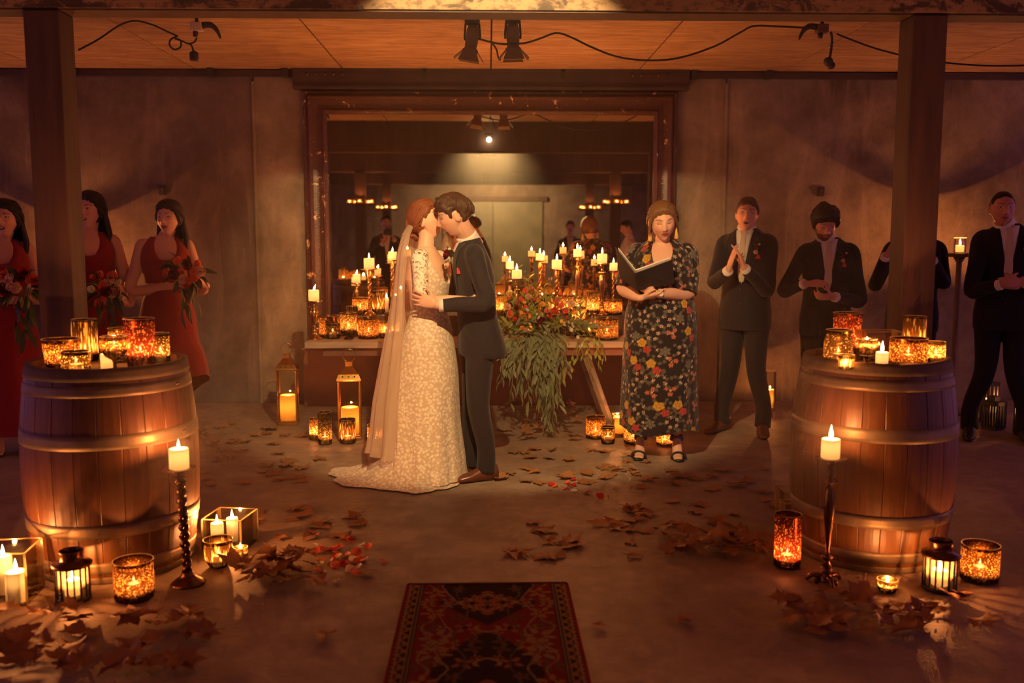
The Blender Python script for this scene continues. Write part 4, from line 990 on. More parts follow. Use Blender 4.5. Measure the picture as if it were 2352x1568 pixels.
for (px, py, lab) in ((374, 437, 'small black wall fitting above the third bridesmaid'), (1884, 440, 'small black socket on the wall above the bearded man')):
    p = P(px, py, WY-.0)
    t = thing('wall_fitting', lab, 'wall fitting', p); MB().box((0, -.016, 0), (.062, .03, .085)).build('back_box', m_black, t, False, bevel=.008)
    MB().lathe([(.022, 0), (.024, .012), (.018, .018), (.012, .012)], 16, Matrix.Translation((0, -.03, 0)) @ Matrix.Rotation(PI/2, 4, 'X')).build('socket_ring', m_steel, t)
# the stage spotlight itself, with its barn doors, a work light, and an added rear fill
def stage_lamp():
    t = thing('stage_spotlight', 'stage spotlight above the aisle that lights the couple', 'spotlight', SPOT_POS)
    M = Matrix.Rotation(-math.radians(24), 4, 'X') @ Matrix.Rotation(PI/2, 4, 'X')
    MB().lathe([(.02, .20), (.07, .18), (.085, .12), (.085, -.0), (.082, -.015)], 24, M, cap1=False).build('lamp_can', m_can, t)
    MB().box((0, -.10, .115), (.03, .03, .10)).build('hanger', m_black, t, False)
    q = SPOT_POS.z-.101-SPOT_POS.z
    MB().box((0, .045, -.135), (.50, .11, .004), Matrix.Rotation(0, 4, 'X')).build('barn_door', m_can, t, False)
    for s in (-1, 1): MB().add([(s*.085, .02, -.1), (s*.085, .02, .1), (s*.16, .14, .14), (s*.16, .14, -.14)], [(0, 1, 2, 3)]).build('barn_door', m_can, t, False)
stage_lamp()
def bulb_light():
    y = 4.58+.17; p = Vector((.01, y+.03, 2.70))
    t = thing('work_light', 'small bright work light on the back of the front beam, seen in the mirror', 'light', p)
    MB().box((0, -.02, .03), (.06, .02, .05)).build('bracket', m_black, t, False)
    tt = NT('bulb_glow'); m = tt.done(tt.new('Emission', i_Color=(1, .85, .6), i_Strength=25.0).outputs[0])
    MB().ball((0, .01, -.01), .015, 12, 8).build('bulb', m, t)
    ld = bpy.data.lights.new('work_light', 'POINT'); ld.energy = .5; ld.color = (1, .75, .42); ld.shadow_soft_size = .03
    o = bpy.data.objects.new('work_light', ld); COL.objects.link(o); o.parent = t; o.location = (0, .06, -.01)
bulb_light()
def door_fill():  # added lamp, replaces the spotlight's bounce off the mirror
    p = Vector((.05, -2.9, 2.78)); t = thing('added_fill_lamp', 'added fill lamp lighting the rear doors as the mirror-bounced spotlight would', 'spotlight', p)
    MB().lathe([(.03, .10), (.06, .09), (.065, -.02)], 16, Matrix.Rotation(-.9, 4, 'X'), cap1=False).build('lamp_can', m_black, t)
    ld = bpy.data.lights.new('door_fill', 'SPOT'); ld.energy = 190; ld.color = (1, .62, .28); ld.spot_size = 2.2; ld.spot_blend = .9; ld.shadow_soft_size = .05
    o = bpy.data.objects.new('door_fill', ld); COL.objects.link(o); o.location = p+Vector((0, -.1, -.06)); o.rotation_euler = Vector((0, -1, -.55)).to_track_quat('-Z', 'Y').to_euler()
door_fill()

# ------------------------------------------------------------------ people: helpers
def remesh(name, mb, m, parent, vox, smooth=4, fac=.5):
    me = mb.mesh(name+'_raw', True); o = bpy.data.objects.new(name, me); COL.objects.link(o)
    r = o.modifiers.new('r', 'REMESH'); r.mode = 'VOXEL'; r.voxel_size = vox; r.use_smooth_shade = True
    if smooth: s = o.modifiers.new('s', 'SMOOTH'); s.iterations = smooth; s.factor = fac
    dg = bpy.context.evaluated_depsgraph_get(); dg.update()
    nm = bpy.data.meshes.new_from_object(o.evaluated_get(dg)); nm.name = name; o.modifiers.clear(); o.data = nm; bpy.data.meshes.remove(me)
    nm.materials.clear(); nm.materials.append(m)
    nm.polygons.foreach_set('use_smooth', [True]*len(nm.polygons))
    o.parent = parent; return o
def verts_of(me):
    a = np.empty(len(me.vertices)*3, 'f'); me.vertices.foreach_get('co', a); return a.reshape(-1, 3)
def set_col(me, rgb, name='tint'):
    at = me.color_attributes.new(name, 'FLOAT_COLOR', 'POINT'); c = np.ones((len(rgb), 4), 'f'); c[:, :3] = rgb; at.data.foreach_set('color', c.ravel())
def ring(c, hw, hd, n=32, p=2.35, tilt=0, zf=None):
    out = []
    for k in range(n):
        a = 2*PI*k/n; ca, sa = math.cos(a), math.sin(a)
        x = hw*math.copysign(abs(ca)**(2/p), ca); y = hd*math.copysign(abs(sa)**(2/p), sa)
        out.append((c[0]+x, c[1]+y, c[2]+(zf(a) if zf else 0)+tilt*y))
    return out
def lerp_tab(tab, z):
    if z <= tab[0][0]: return tab[0][1:]
    for a, b in zip(tab, tab[1:]):
        if z <= b[0]:
            t = (z-a[0])/(b[0]-a[0]); t = t*t*(3-2*t); return tuple(x+(y-x)*t for x, y in zip(a[1:], b[1:]))
    return tab[-1][1:]

def head_pt(lon, lat, feat=True, fem=False, smile=0, mouth=0, off=0):
    cl, sl = math.cos(lat), math.sin(lat); c, s = math.cos(lon), math.sin(lon)
    z = .116*sl; x = .0745*s*cl**.86; y = (.094 if c > 0 else .102)*c*cl**.92
    if z < -.015:
        t = (-.015-z)/.101; x *= 1-(.40 if not fem else .46)*t**1.4; y *= (1-.06*t) if y > 0 else (1-.62*t)
        if y < 0: z += .035*t
    if z > .03 and y > 0: y *= 1-.10*((z-.03)/.085)**2
    if feat and c > 0:
        g = lambda cx, cz, sx, sz: math.exp(-((x-cx)/sx)**2-((z-cz)/sz)**2); ax = abs(x)
        h = lambda cx, cz, sx, sz: math.exp(-((ax-cx)/sx)**2-((z-cz)/sz)**2)
        nz = .026*math.exp(-(x/(.0095+.004*ss(.0, -.03, z)))**2)*ss(.036, -.020, z)*ss(-.040, -.028, z)
        d = nz+.006*h(.012, -.027, .007, .007)
        d += -.0105*h(.031, .016, .015, .010)+.005*h(.030, .036, .022, .007)+.005*h(.040, -.012, .018, .016)
        d += .0065*g(0, -.050, .019, .006)+.0068*g(0, -.063, .017, .006)-.0035*g(0, -.0565, .022, .0028)-.003*g(0, -.077, .018, .006)
        d += .009*g(0, -.098, .019, .013)+.003*h(.012, -.04, .010, .01)
        d += .0045*h(.031, .016, .010, .0065)
        if smile: d += .006*h(.040, -.030, .014, .014)-.003*h(.030, -.055, .006, .006)
        if mouth: d -= .016*g(0, -.060, .014, .008*mouth)
        y += d
    if off: x *= 1+off/.075; y *= 1+off/.095; z *= 1+off/.116
    return x, y, z
def add_head(mb, M, **kw):
    n, m = 56, 44; vs = []; fs = []
    for i in range(m+1):
        lat = -PI/2+PI*(i/m)
        for k in range(n): vs.append(head_pt(2*PI*k/n, lat*.999, True, **kw))
    for i in range(m):
        for k in range(n): k2 = (k+1) % n; fs.append((i*n+k, i*n+k2, (i+1)*n+k2, (i+1)*n+k))
    mb.add(vs, [f[::-1] for f in fs]+[tuple(range(n)), tuple(m*n+k for k in range(n-1, -1, -1))], M)
    for sx in (-1, 1):
        E = M @ Matrix.Translation((sx*.074, -.010, -.006)) @ Matrix.Rotation(sx*-.35, 4, 'Z') @ Matrix.Rotation(-.15, 4, 'X')
        mb.ball((0, 0, 0), (.009, .016, .0275), 12, 8, E); mb.ball((0, -.004, -.018), (.008, .011, .013), 8, 6, E)
def hair_cap(M, m, parent, t=.014, line=((0, .066), (.9, .050), (1.22, .026), (1.33, -.008), (1.42, .0), (1.50, .034), (1.78, .034), (1.92, -.012), (2.15, -.05), (PI, -.072)), fem=False, vol=(0, 0, 0), seed=0, tuft=.004, name='hair'):
    n, mm = 72, 48; vs = []; fs = []
    for i in range(mm+1):
        lat = (-PI/2+PI*(i/mm))*.999
        for k in range(n):
            lon = 2*PI*k/n; al = lon if lon <= PI else 2*PI-lon
            x, y, z = head_pt(lon, lat, False, fem); zl, = lerp_tab(line, al)
            w = ss(zl-.012, zl+.014, z+.006*noise.noise((lon*6, seed, 3)))
            nz = noise.noise((x*38+seed, y*22, z*22))*tuft+noise.noise((x*110+seed, y*60, z*60))*tuft*.6
            tt_ = t*(1 if fem else .40+.60*ss(-.05, .045, z)); o = -.010+w*(.010+tt_+nz+t*vol[0]*max(0, z/.116)+t*vol[1]*max(0, y/.1)*max(0, z/.1)+t*vol[2]*max(0, -y/.1))
            vs.append((x*(1+o/.075), y*(1+o/.095), z*(1+o/.116)))
    for i in range(mm):
        for k in range(n): k2 = (k+1) % n; fs.append((i*n+k, i*n+k2, (i+1)*n+k2, (i+1)*n+k))
    b = MB().add(vs, [f[::-1] for f in fs]+[tuple(range(n)), tuple(mm*n+k for k in range(n-1, -1, -1))], M)
    return b.build(name, m, parent)
def hair_locks(Mh, m, parent, n, seed, mode, t, r, fem=False, bun=(PI, -.35), name='hair_locks'):
    # locks over the scalp: 'back' sweeps from the hairline to the bun, 'short' lies from the crown outward
    rr = random.Random(seed); b = MB(); D = lambda lo, la: Vector((math.sin(lo)*math.cos(la), math.cos(lo)*math.cos(la), math.sin(la)))
    for i in range(n):
        lo = rr.uniform(-PI, PI) if mode == 'short' else rr.uniform(-1.45, 1.45); al = abs(lo)
        if mode == 'short':
            la = lerp_tab(((0, .74), (.8, .62), (1.3, .40), (1.75, .34), (2.1, .02), (PI, -.25)), al)[0]; e = D(lo+rr.uniform(-.2, .2), la+rr.uniform(0, .15)); k = rr.uniform(.35, .7); s = (D(PI*.9, 1.2)*k+e*(1-k)).normalized()
        else:
            la = lerp_tab(((0, .66), (.6, .58), (1.0, .36), (1.45, .16)), al)[0]; s = D(lo, la+rr.uniform(.03, .4)); e = (D(*bun)+Vector((rr.uniform(-.25, .25), 0, rr.uniform(-.2, .2)))).normalized()
        pts = []; w = rr.uniform(-.12, .12)
        for j in range(7):
            u = j/6; d = (s*(1-u)+e*u)
            if mode == 'back': d = d+Vector((math.copysign(.35, lo)*math.sin(PI*u), 0, (.25 if al < .7 else -.02)*math.sin(PI*u)+w*math.sin(PI*2*u)))
            d.normalize(); la2 = math.asin(max(-1, min(1, d.z))); lo2 = math.atan2(d.x, d.y); x, y, z = head_pt(lo2, la2, False, fem); o = t*(.72+.42*math.sin(PI*min(1, u*1.1)))+rr.uniform(-.002, .003)
            pts.append(Mh @ Vector((x*(1+o/.075), y*(1+o/.095), z*(1+o/.116))))
        b.tube(pts, [r*.4, r*.9, r*1.1, r*1.1, r, r*.8, r*.3], 6, 2)
    o = b.build(name, m, parent); o['kind'] = 'stuff'; return o
def hand_frame(w, d, palm):
    d = Vector(d).normalized(); z = -Vector(palm); z = (z-d*z.dot(d)).normalized(); x = d.cross(z)
    return Matrix.Translation(w) @ Matrix((x, d, z)).transposed().to_4x4()
def add_hand(mb, w, d, palm, right=True, curl=.35, s=1.0, spread=.06, thumb=.5, curls=None):
    # hand frame: y along the fingers, z the back of the hand, thumb on +x (right hand: x = d cross back)
    M = hand_frame(w, d, palm); sx = -1 if right else 1
    M = M @ Matrix.Scale(s, 4)
    T = lambda pts: [M @ Vector((sx*p[0], p[1], p[2])) for p in pts]
    mb.tube(T([(0, -.035, 0), (0, .0, 0), (.002, .035, 0), (0, .070, 0), (0, .092, -.001)]), [(.025*s, .020*s), (.027*s, .019*s), (.038*s, .0165*s), (.041*s, .0135*s), (.036*s, .010*s)], 12, 2, flat=M.to_3x3() @ Vector((0, 0, 1)))
    for k, (x, y, l, r) in enumerate(((.031, .082, .070, .0082), (.0105, .088, .079, .0086), (-.0105, .085, .072, .0082), (-.0305, .076, .056, .0074))):
        a = 0; p = Vector((x, y, -.001)); pts = [Vector((x*.8, y-.03, 0)), p.copy()]; c = curls[k] if curls else curl*(1+.12*k)
        sp = (x/.031)*spread
        for seg, q in ((.45, .55), (.31, 1.0), (.24, .8)):
            a += c*q; p = p+Vector((math.sin(sp), math.cos(sp)*math.cos(a), -math.sin(a)))*l*seg; pts.append(p.copy())
        mb.tube(T(pts), [r*s*f for f in (1.0, 1.05, .96, .88, .70)], 8, 2)
        e = T(pts)[-1]; mb.ball(e, r*s*.72, 8, 6)
    th = thumb
    pts = [(.018, .008, -.004), (.036, .030, -.010), (.052+.012*th, .056, -.014-.01*(1-th)), (.056+.020*th, .082, -.018-.014*(1-th))]
    mb.tube(T(pts), [f*s for f in (.014, .0125, .0100, .0080)], 8, 2); mb.ball(T(pts)[-1], .0082*s, 8, 6)
def limb(mb, pts, rad, n=14, sub=5): mb.tube(pts, rad, n, sub)

def skin_mat():
    t = NT('skin'); c = t.new('VertexColor', layer_name='tint').outputs[0]
    return t.done(t.princ(c, .48, 0, t.bump(t.noise(t.coord('Object'), 180, 2), .08, .002), Subsurface_Weight=.12, Subsurface_Radius=(.012, .005, .003), Subsurface_Scale=1.0, Specular_IOR_Level=.35))
m_skin = skin_mat()
def paint_skin(o, Mh, skin, lip, brow, eye='open', beard=0, mouth=0, blush=.0, smile=0):
    v = verts_of(o.data); H = np.array(Mh.inverted()); q = v @ H[:3, :3].T+H[:3, 3]; x, y, z = q[:, 0], q[:, 1], q[:, 2]; ax = np.abs(x)
    col = np.tile(np.array(skin, 'f'), (len(v), 1)); near = (y > .045) & (np.abs(z) < .13) & (ax < .085)
    def put(w, c):
        w = np.clip(w, 0, 1)[:, None]*near[:, None]; col[:] = col*(1-w)+np.array(c, 'f')*w
    put(.35*np.exp(-((ax-.043)/.018)**2-((z+.02)/.018)**2)*(1+blush), (skin[0]*1.0, skin[1]*.62, skin[2]*.6))
    if beard:
        bz = np.clip((-.032-z)/.012, 0, 1)*np.clip((ax-.0)/.001, 0, 1); side = np.clip((-.0-z)/.02, 0, 1)*np.clip((ax-.058)/.008, 0, 1)
        near2 = near.copy(); near[:] = (y > -.02) & (z > -.14) & (ax < .09); put(beard*np.maximum(bz, side), brow); near[:] = near2
    lipz = -.0565+smile*.12*np.maximum(0, ax-.008)
    put(((ax/.023)**2+((z-lipz)/.0105)**2 < 1)*1.0, lip)
    put((np.abs(z-lipz) < .0016)*(ax < .022)*.8, (lip[0]*.35, lip[1]*.3, lip[2]*.3))
    if mouth:
        put(((x/.017)**2+((z+.060)/(.008*mouth))**2 < 1)*1.0, (.05, .012, .01)); put(((x/.014)**2+((z+.0545)/.0028)**2 < 1)*1.0, (.75, .66, .55))
    put((np.abs(z-.0335-.0045*(1-((ax-.035)/.021)**2)) < .0032*(1-.5*np.clip((ax-.03)/.024, 0, 1)))*(np.abs(ax-.0335) < .0205)*.8, brow)
    if eye == 'open':
        e = ((ax-.031)/.0125)**2+((z-.0155)/.0052)**2; put((e < 1.55)*.8, (skin[0]*.35, skin[1]*.25, skin[2]*.22)); put((e < 1)*1.0, (.72, .66, .58))
        put((np.hypot(ax-.031, z-.0155) < .0052)*1.0, (.045, .03, .02))
    else:
        put((np.abs(z-.0095-.35*(ax-.031)**2/.0125) < .0019)*(np.abs(ax-.031) < .0135)*.95, (.05, .022, .015))
        put(((((ax-.031)/.014)**2+((z-.019)/.007)**2) < 1)*.35, (skin[0]*.55, skin[1]*.4, skin[2]*.35))
    put(.8*((((ax-.0085)/.0038)**2+((z+.0315)/.0025)**2) < 1), (skin[0]*.3, skin[1]*.2, skin[2]*.2))
    set_col(o.data, col)
def hairm(name, c1, c2):
    t = NT(name); v = t.coord('Object', (1.0, 1.0, .35)); f = t.noise(v, 190, 4, .6, .6); g = t.noise(v, 26, 3)
    return t.done(t.princ(t.mix(f, t.mix(g, c1, c2), c1), .42, 0, t.bump(f, .7, .004), Specular_IOR_Level=.4))
h_auburn = hairm('auburn_hair', (.20, .055, .020), (.42, .14, .05))
h_brown = hairm('brown_hair', (.055, .026, .014), (.13, .065, .03))
h_dark = hairm('dark_hair', (.012, .008, .007), (.03, .018, .014))
h_light = hairm('light_brown_hair', (.16, .075, .03), (.30, .15, .06))
def cloth(name, c1, c2, rough=.85, weave=400, bump=.15, sheen=.3):
    t = NT(name); v = t.coord('Object'); f = t.noise(v, weave, 2); g = t.noise(v, 7, 4, .6, .4); w = t.noise(t.coord('Object', (1, 1, .45)), 11, 3, .5, .9)
    n = t.bump(w, .35, .02)
    return t.done(t.princ(t.mix(g, t.mix(f, c1, c2), c1), rough, 0, n, Sheen_Weight=sheen, Sheen_Roughness=.5, Specular_IOR_Level=.25))
m_suit = cloth('charcoal_navy_suit', (.018, .015, .020), (.028, .023, .027), sheen=.12)
m_suit2 = cloth('dark_navy_suit', (.012, .010, .016), (.020, .016, .022), sheen=.08)
m_shirt = cloth('white_shirt', (.80, .74, .66), (.86, .80, .72), sheen=.1)
m_tie = cloth('pale_tie', (.62, .50, .36), (.72, .58, .42), .6)
m_red = cloth('red_dress_cloth', (.24, .008, .012), (.32, .014, .018), .7)
m_pocket = cloth('red_pocket_square', (.62, .03, .03), (.7, .05, .04))
m_shoe = pm('brown_leather', (.16, .045, .022), (.10, .028, .016), .28, scale=10, bump=.1)
m_bshoe = pm('black_leather', (.02, .016, .015), (.03, .025, .022), .35, bump=.1)
def lace_mat():
    t = NT('ivory_lace'); v = t.coord('Object')
    a = t.vor(v, 52).outputs['Distance']; b = t.noise(v, 85, 4, .7, 1.6); e = t.vor(v, 130, 'DISTANCE_TO_EDGE').outputs['Distance']
    f = t.mix(.5, a, b); msk = t.ramp(f, [(.36, 1), (.58, 0)])
    col = t.mix(msk, (.66, .50, .35), (.96, .84, .66))
    return t.done(t.princ(col, .75, 0, t.bump(t.mix(.4, msk, e), .55, .005), Sheen_Weight=.2))
m_lace = lace_mat()
def lace_sheer():
    t = NT('sheer_lace_sleeve'); v = t.coord('Object'); a = t.noise(v, 26, 4, .6, 1.5); b = t.vor(v, 60).outputs['Distance']
    msk = t.ramp(t.mix(.3, a, b), [(.40, 0), (.47, 1)])
    return t.done(t.mixs(msk, t.new('BsdfTransparent').outputs[0], t.princ((.95, .84, .68), .75, 0, t.bump(b, .6, .004))))
m_lace_sheer = lace_sheer()
def veil_mat():
    t = NT('tulle_veil')
    d = t.mixs(.5, t.new('BsdfDiffuse', i_Color=(.95, .80, .62)).outputs[0], t.new('BsdfTranslucent', i_Color=(.95, .78, .58)).outputs[0])
    lw = t.new('LayerWeight'); lw.inputs[0].default_value = .35
    f = t.ramp(lw.outputs['Facing'], [(0, .52), (1, .85)])
    return t.done(t.mixs(f, t.new('BsdfTransparent').outputs[0], d))
m_veil = veil_mat()

def person(name_label, loc, rz, k=1.0, group=None):
    t = thing('person', name_label, 'person', loc, rz, group); t.scale = (k, k, k)
    M = Matrix.Translation(Vector(loc)) @ Matrix.Rotation(rz, 4, 'Z') @ Matrix.Scale(k, 4); inv = M.inverted()
    t_L = lambda px, py, y: inv @ P(px, py, y)
    return t, t_L, inv
def head_M(c, yaw=0, pitch=0, roll=0, s=1.0):
    return Matrix.Translation(c) @ Matrix.Rotation(yaw, 4, 'Z') @ Matrix.Rotation(pitch, 4, 'X') @ Matrix.Rotation(roll, 4, 'Y') @ Matrix.Scale(s, 4)

JK = [(.80, .190, .132), (.90, .190, .130), (1.03, .172, .118), (1.12, .168, .114), (1.26, .184, .122), (1.36, .192, .116), (1.41, .178, .100), (1.45, .142, .084), (1.48, .104, .072), (1.505, .072, .062)]
def front_y(tab, z, x, lean, p=2.35):
    hw, hd = lerp_tab(tab, z); cx, cyy = lerp_tab(lean, z); u = min(.999, abs(x-cx)/hw); return cyy+hd*(1-u**p)**(1/p)
def patch(poly_rows, tab, lean, off, th, m, name, parent):
    # rows of (z, xa, xb): a strip lying on the chest
    n = 6; A, B = [], []
    for (z, xa, xb) in poly_rows:
        for i in range(n+1):
            x = xa+(xb-xa)*i/n; y = front_y(tab, z, x, lean); A.append((x, y+off, z)); B.append((x, y+off-th, z))
    r = len(poly_rows); fs = []
    for j in range(r-1):
        for i in range(n): q = j*(n+1)+i; fs.append((q, q+1, q+n+2, q+n+1)); fs.append((q+r*(n+1), q+n+1+r*(n+1), q+n+2+r*(n+1), q+1+r*(n+1)))
    N = r*(n+1)
    for j in range(r-1):
        for i in (0, n): q = j*(n+1)+i; fs.append((q, q+n+1, q+n+1+N, q+N))
    for i in range(n):
        for j in (0, r-1): q = j*(n+1)+i; fs.append((q, q+1, q+1+N, q+N))
    return MB().add(A+B, fs).build(name, m, parent)
def boutonniere(pos, parent, s=1.0, rose='burgundy'):
    o = MB().tube([pos+Vector((0, 0, -.05)), pos], .003, 5).build('boutonniere', m_stem, parent)
    for (d, c, r) in (((0, .012, .005), rose, .020), ((.010, .010, -.030), 'blush', .017), ((-.014, .008, .025), 'cream', .010)):
        put('flower', ROSE[c], o, Matrix.Translation(pos+Vector(d)*s) @ Euler((-1.3, 0, .3)).to_matrix().to_4x4() @ Matrix.Scale(r*s, 4))
    lm = leafmesh(m_dkgreen, .05, .011, .2)
    for d in ((.5, .3, .9), (-.6, .3, .6), (.9, .3, .2)): put('leaf', lm, o, orient(pos, d, 0, s))
    return o
def man(label, loc, rz, k, arms, head, skin=(.62, .36, .25), hm=None, suit=None, lean=None, vox=.006, eye='open', beard=0, mouth=0, smile=0, tie=True, bout=True, pocket=True, stance=.10, toe=(.12, .12), step=0, hairkw=None, shoes=None, brow=(.05, .025, .015), group=None, lapel=True, shirt_only=False, flare=None):
    t, L, inv = person(label, loc, rz, k, group); suit = suit or m_suit2; hm = hm or h_dark
    lean = lean or [(0, 0, 0), (2, 0, 0)]; A = {s: [Vector(x) if not callable(x) else x(L) for x in a[:2]]+[tuple(v) for v in a[2:4]]+[a[4] if len(a) > 4 else {}] for s, a in arms.items()}
    hc = head[0](L) if callable(head[0]) else Vector(head[0]); Mh = head_M(hc, *head[1:])
    jl = lambda z: lerp_tab(lean, z)
    # the body: head, neck, chest, arms and hands, hips and legs in one skin
    b = MB(); add_head(b, Mh, smile=smile, mouth=mouth)
    nx, ny = jl(1.45)
    limb(b, [(nx, ny-.015, 1.40), (nx, ny-.012, 1.47), tuple(Vector((nx, ny, 1.47))*.25+(Mh @ Vector((0, -.025, -.06)))*.75), tuple(Mh @ Vector((0, -.02, -.02)))], [.075, .062, .056, .056])
    b.loft([ring((jl(z)[0], jl(z)[1], z), hw-.03, hd-.028, 24) for z, hw, hd in JK])
    for s in (1, -1):
        limb(b, [(s*.085, 0, .88), (s*.096, .012, .48), (s*stance, -.006+s*step, .22), (s*stance, -.006+s*step, .06)], [.070, .048, .036, .030])
    slv = MB(); 
    for z, hw, hd in JK: pass
    slv.loft([ring((jl(z)[0], jl(z)[1]+(flare(z) if flare else 0), z), hw, hd*(1+(abs(flare(z))*1.2 if flare else 0)), 32) for z, hw, hd in ([(JK[0][0]-.03, .186, .130)]+JK)])
    sh = MB(); wl = {}
    for s, (E, Wr, d, palm, kw) in A.items():
        sx = 1 if s == 'R' else -1; S = Vector((jl(1.40)[0]+sx*.166, jl(1.40)[1], 1.388))
        Wc = Wr-(Wr-E).normalized()*.012; limb(b, [S, S*.5+E*.5, E, E*.45+Wc*.55, Wc, Wr+Vector(d).normalized()*.03], [.036, .034, .030, .028, .026, .025]); add_hand(b, Wr+Vector(d).normalized()*.03, d, palm, s == 'R', **kw)
        Wc = Wr-(Wr-E).normalized()*.012
        limb(slv, [S+Vector((-sx*.055, 0, .022)), S, S*.5+E*.5, E, E*.45+Wc*.55, Wc], [.056, .061, .056, .051, .046, .040])
        u = (Wr-E).normalized(); sh.tube([Wc-u*.02, Wr+u*.012], [.037, .036], 18)
    bo = remesh('body', b, m_skin, t, vox, 3); paint_skin(bo, Mh, skin, (skin[0]*.85, skin[1]*.48, skin[2]*.5), brow, eye, beard, mouth, 0, smile)
    remesh('jacket' if not shirt_only else 'shirt', slv, suit if not shirt_only else m_shirt, t, .009, 3)
    sh.build('shirt_cuffs', m_shirt, t)['kind'] = 'stuff' if len(A) > 1 else 'thing'
    # trousers
    tr = MB().loft([ring((0, 0, z), hw, hd, 28) for z, hw, hd in ((.78, .165, .118), (.88, .172, .12), (.98, .168, .114))])
    for s in (1, -1): limb(tr, [(s*.086, 0, .88), (s*.090, 0, .78), (s*.096, .012, .48), (s*stance, -.006+s*step, .22), (s*stance, -.004+s*step, .055)], [.090, .092, .070, .058, .060], 18)
    remesh('trousers', tr, suit, t, .009, 3)
    for i, s in enumerate((1, -1)):
        a = -s*toe[i]; M = Matrix.Translation((s*stance, s*step, 0)) @ Matrix.Rotation(a, 4, 'Z')
        rr = lambda y, hw, z0, z1: [tuple(M @ Vector((hw*math.cos(q), y, (z0+z1)/2+(z1-z0)/2*math.sin(q)))) for q in [2*PI*j/16 for j in range(16)]]
        MB().loft([rr(-.085, .020, .012, .08), rr(-.075, .034, .004, .105), rr(-.02, .040, .004, .115), rr(.04, .042, .003, .092), rr(.10, .047, .002, .062), rr(.16, .043, .002, .048), rr(.195, .028, .003, .040), rr(.208, .010, .008, .03)]).build('shoe', shoes or m_bshoe, t)
    # shirt front, collar, tie, lapels
    cz = 1.505
    n1 = Vector((nx, ny-.010, 1.45)); n2 = Vector((nx, ny, 1.47))*.25+(Mh @ Vector((0, -.025, -.06)))*.75; u = (n2-n1)/max(.06, n2.z-n1.z)
    c = MB().tube([n1, n1+u*.035, n1+u*.065, n1+u*.075, n1+u*.068], [.076, .070, .066, .063, .060], 24, cap=False, flat=(0, 1, 0))
    c.build('shirt_collar', m_shirt, t)
    if not shirt_only:
        V = [(1.505-.03*i, ) for i in range(14)]
        rows = [(z, nx*0-.062*(z-1.10)/.39, .062*(z-1.10)/.39) for z in [1.10+.39*i/12 for i in range(13)]]
        patch(rows, JK, lean, .004, .004, m_shirt, 'shirt_front', t)
        if tie:
            patch([(z, -w, w) for z, w in ((1.12, .014), (1.18, .028), (1.30, .024), (1.42, .018), (1.455, .016), (1.462, .024), (1.495, .027))], JK, lean, .012, .007, m_tie, 'tie', t)
        if lapel:
            for s in (1, -1):
                rows = []
                for i in range(13):
                    z = 1.10+.37*i/12; u = i/12; xi = s*.060*u*1.02; w = .018+.052*math.sin(PI*min(1, u*1.02)*.62) if u < .80 else .066-.10*(u-.80)
                    rows.append((z, xi, xi+s*w))
                patch(rows, JK, lean, .009, .005, suit, 'lapel', t)
        if pocket:
            patch([(1.285, -.125, -.075), (1.30, -.125, -.075), (1.322, -.112, -.088)], JK, lean, .007, .005, m_pocket, 'pocket_square', t)
        if bout: boutonniere(Vector((-.105, front_y(JK, 1.36, -.105, lean)+.012, 1.36)), t)
        for z in (1.065, .965): MB().ball((.006, front_y(JK, z, 0, lean)+.002, z), (.009, .004, .009), 10, 6).build('button', m_black, t)
    hair_cap(Mh, hm, t, **(hairkw or {}))
    return t, L, Mh

# ------------------------------------------------------------------ the couple
GY = 5.66
g = G(1098, 1094)
def groom():
    w = lambda px, py, y: (lambda L: L(px, py, y))
    lean = [(0, 0, 0), (.9, 0, 0), (1.15, 0, .005), (1.45, 0, .045)]
    Mrot = Matrix.Rotation(-math.radians(100), 3, 'Z')
    loc = lambda v: tuple(Mrot @ Vector(v))
    t, L, Mh = man('groom in a charcoal suit and brown shoes kissing the bride', (g.x, 5.68, 0), math.radians(100), .985,
        {'L': (w(1118, 694, 5.44), w(1012, 702, 5.42), loc((-1, .10, .30)), loc((-.1, .98, .0)), dict(curl=.22, spread=.16, thumb=.9)),
         'R': (w(1040, 690, 5.98), w(965, 700, 5.92), loc((-1, -.3, .1)), loc((0, -1, 0)), dict(curl=.3))},
        (w(1043, 497, 5.585), -.10, -.34, -.06, 1.0), skin=(.72, .42, .29), hm=h_brown, suit=m_suit, lean=lean, vox=.0045, eye='closed', stance=.085, step=.03, toe=(.1, .15), shoes=m_shoe, tie=False, bout=False,
        hairkw=dict(t=.017, vol=(.7, .5, .1), tuft=.007),
        flare=lambda z: -.045*ss(1.0, .80, z))
    boutonniere(L(1040, 590, 5.50)+Vector((0, .0, 0)), t, 1.7)
    hair_locks(Mh, h_brown, t, 260, 2, 'short', .0225, .0046)
    return t
groom()

def ringlist(rows, n, fold=None, zf=None):
    # rows: z, back, front, half width; the front is +y
    out = []
    for (z, bk, fr, hw) in rows:
        r = []
        for k in range(n):
            a = 2*PI*k/n; ca, sa = math.cos(a), math.sin(a); p = 2.15
            x = hw*math.copysign(abs(ca)**(2/p), ca); y = (fr if sa > 0 else -bk)*math.copysign(abs(sa)**(2/p), sa)
            f = 1+(fold(a, z) if fold else 0); r.append((x*f, y*f, z+(zf(a, z) if zf else 0)))
        out.append(r)
    return out
def dense(rows, m):
    out = []
    for i in range(len(rows)-1):
        for k in range(m):
            t = k/m; p0, p1, p2, p3 = rows[max(0, i-1)], rows[i], rows[i+1], rows[min(len(rows)-1, i+2)]
            out.append(tuple(.5*((2*b)+(c-a)*t+(2*a-5*b+4*c-d)*t*t+(3*b-a-3*c+d)*t**3) for a, b, c, d in zip(p0, p1, p2, p3)))
    return out+[rows[-1]]
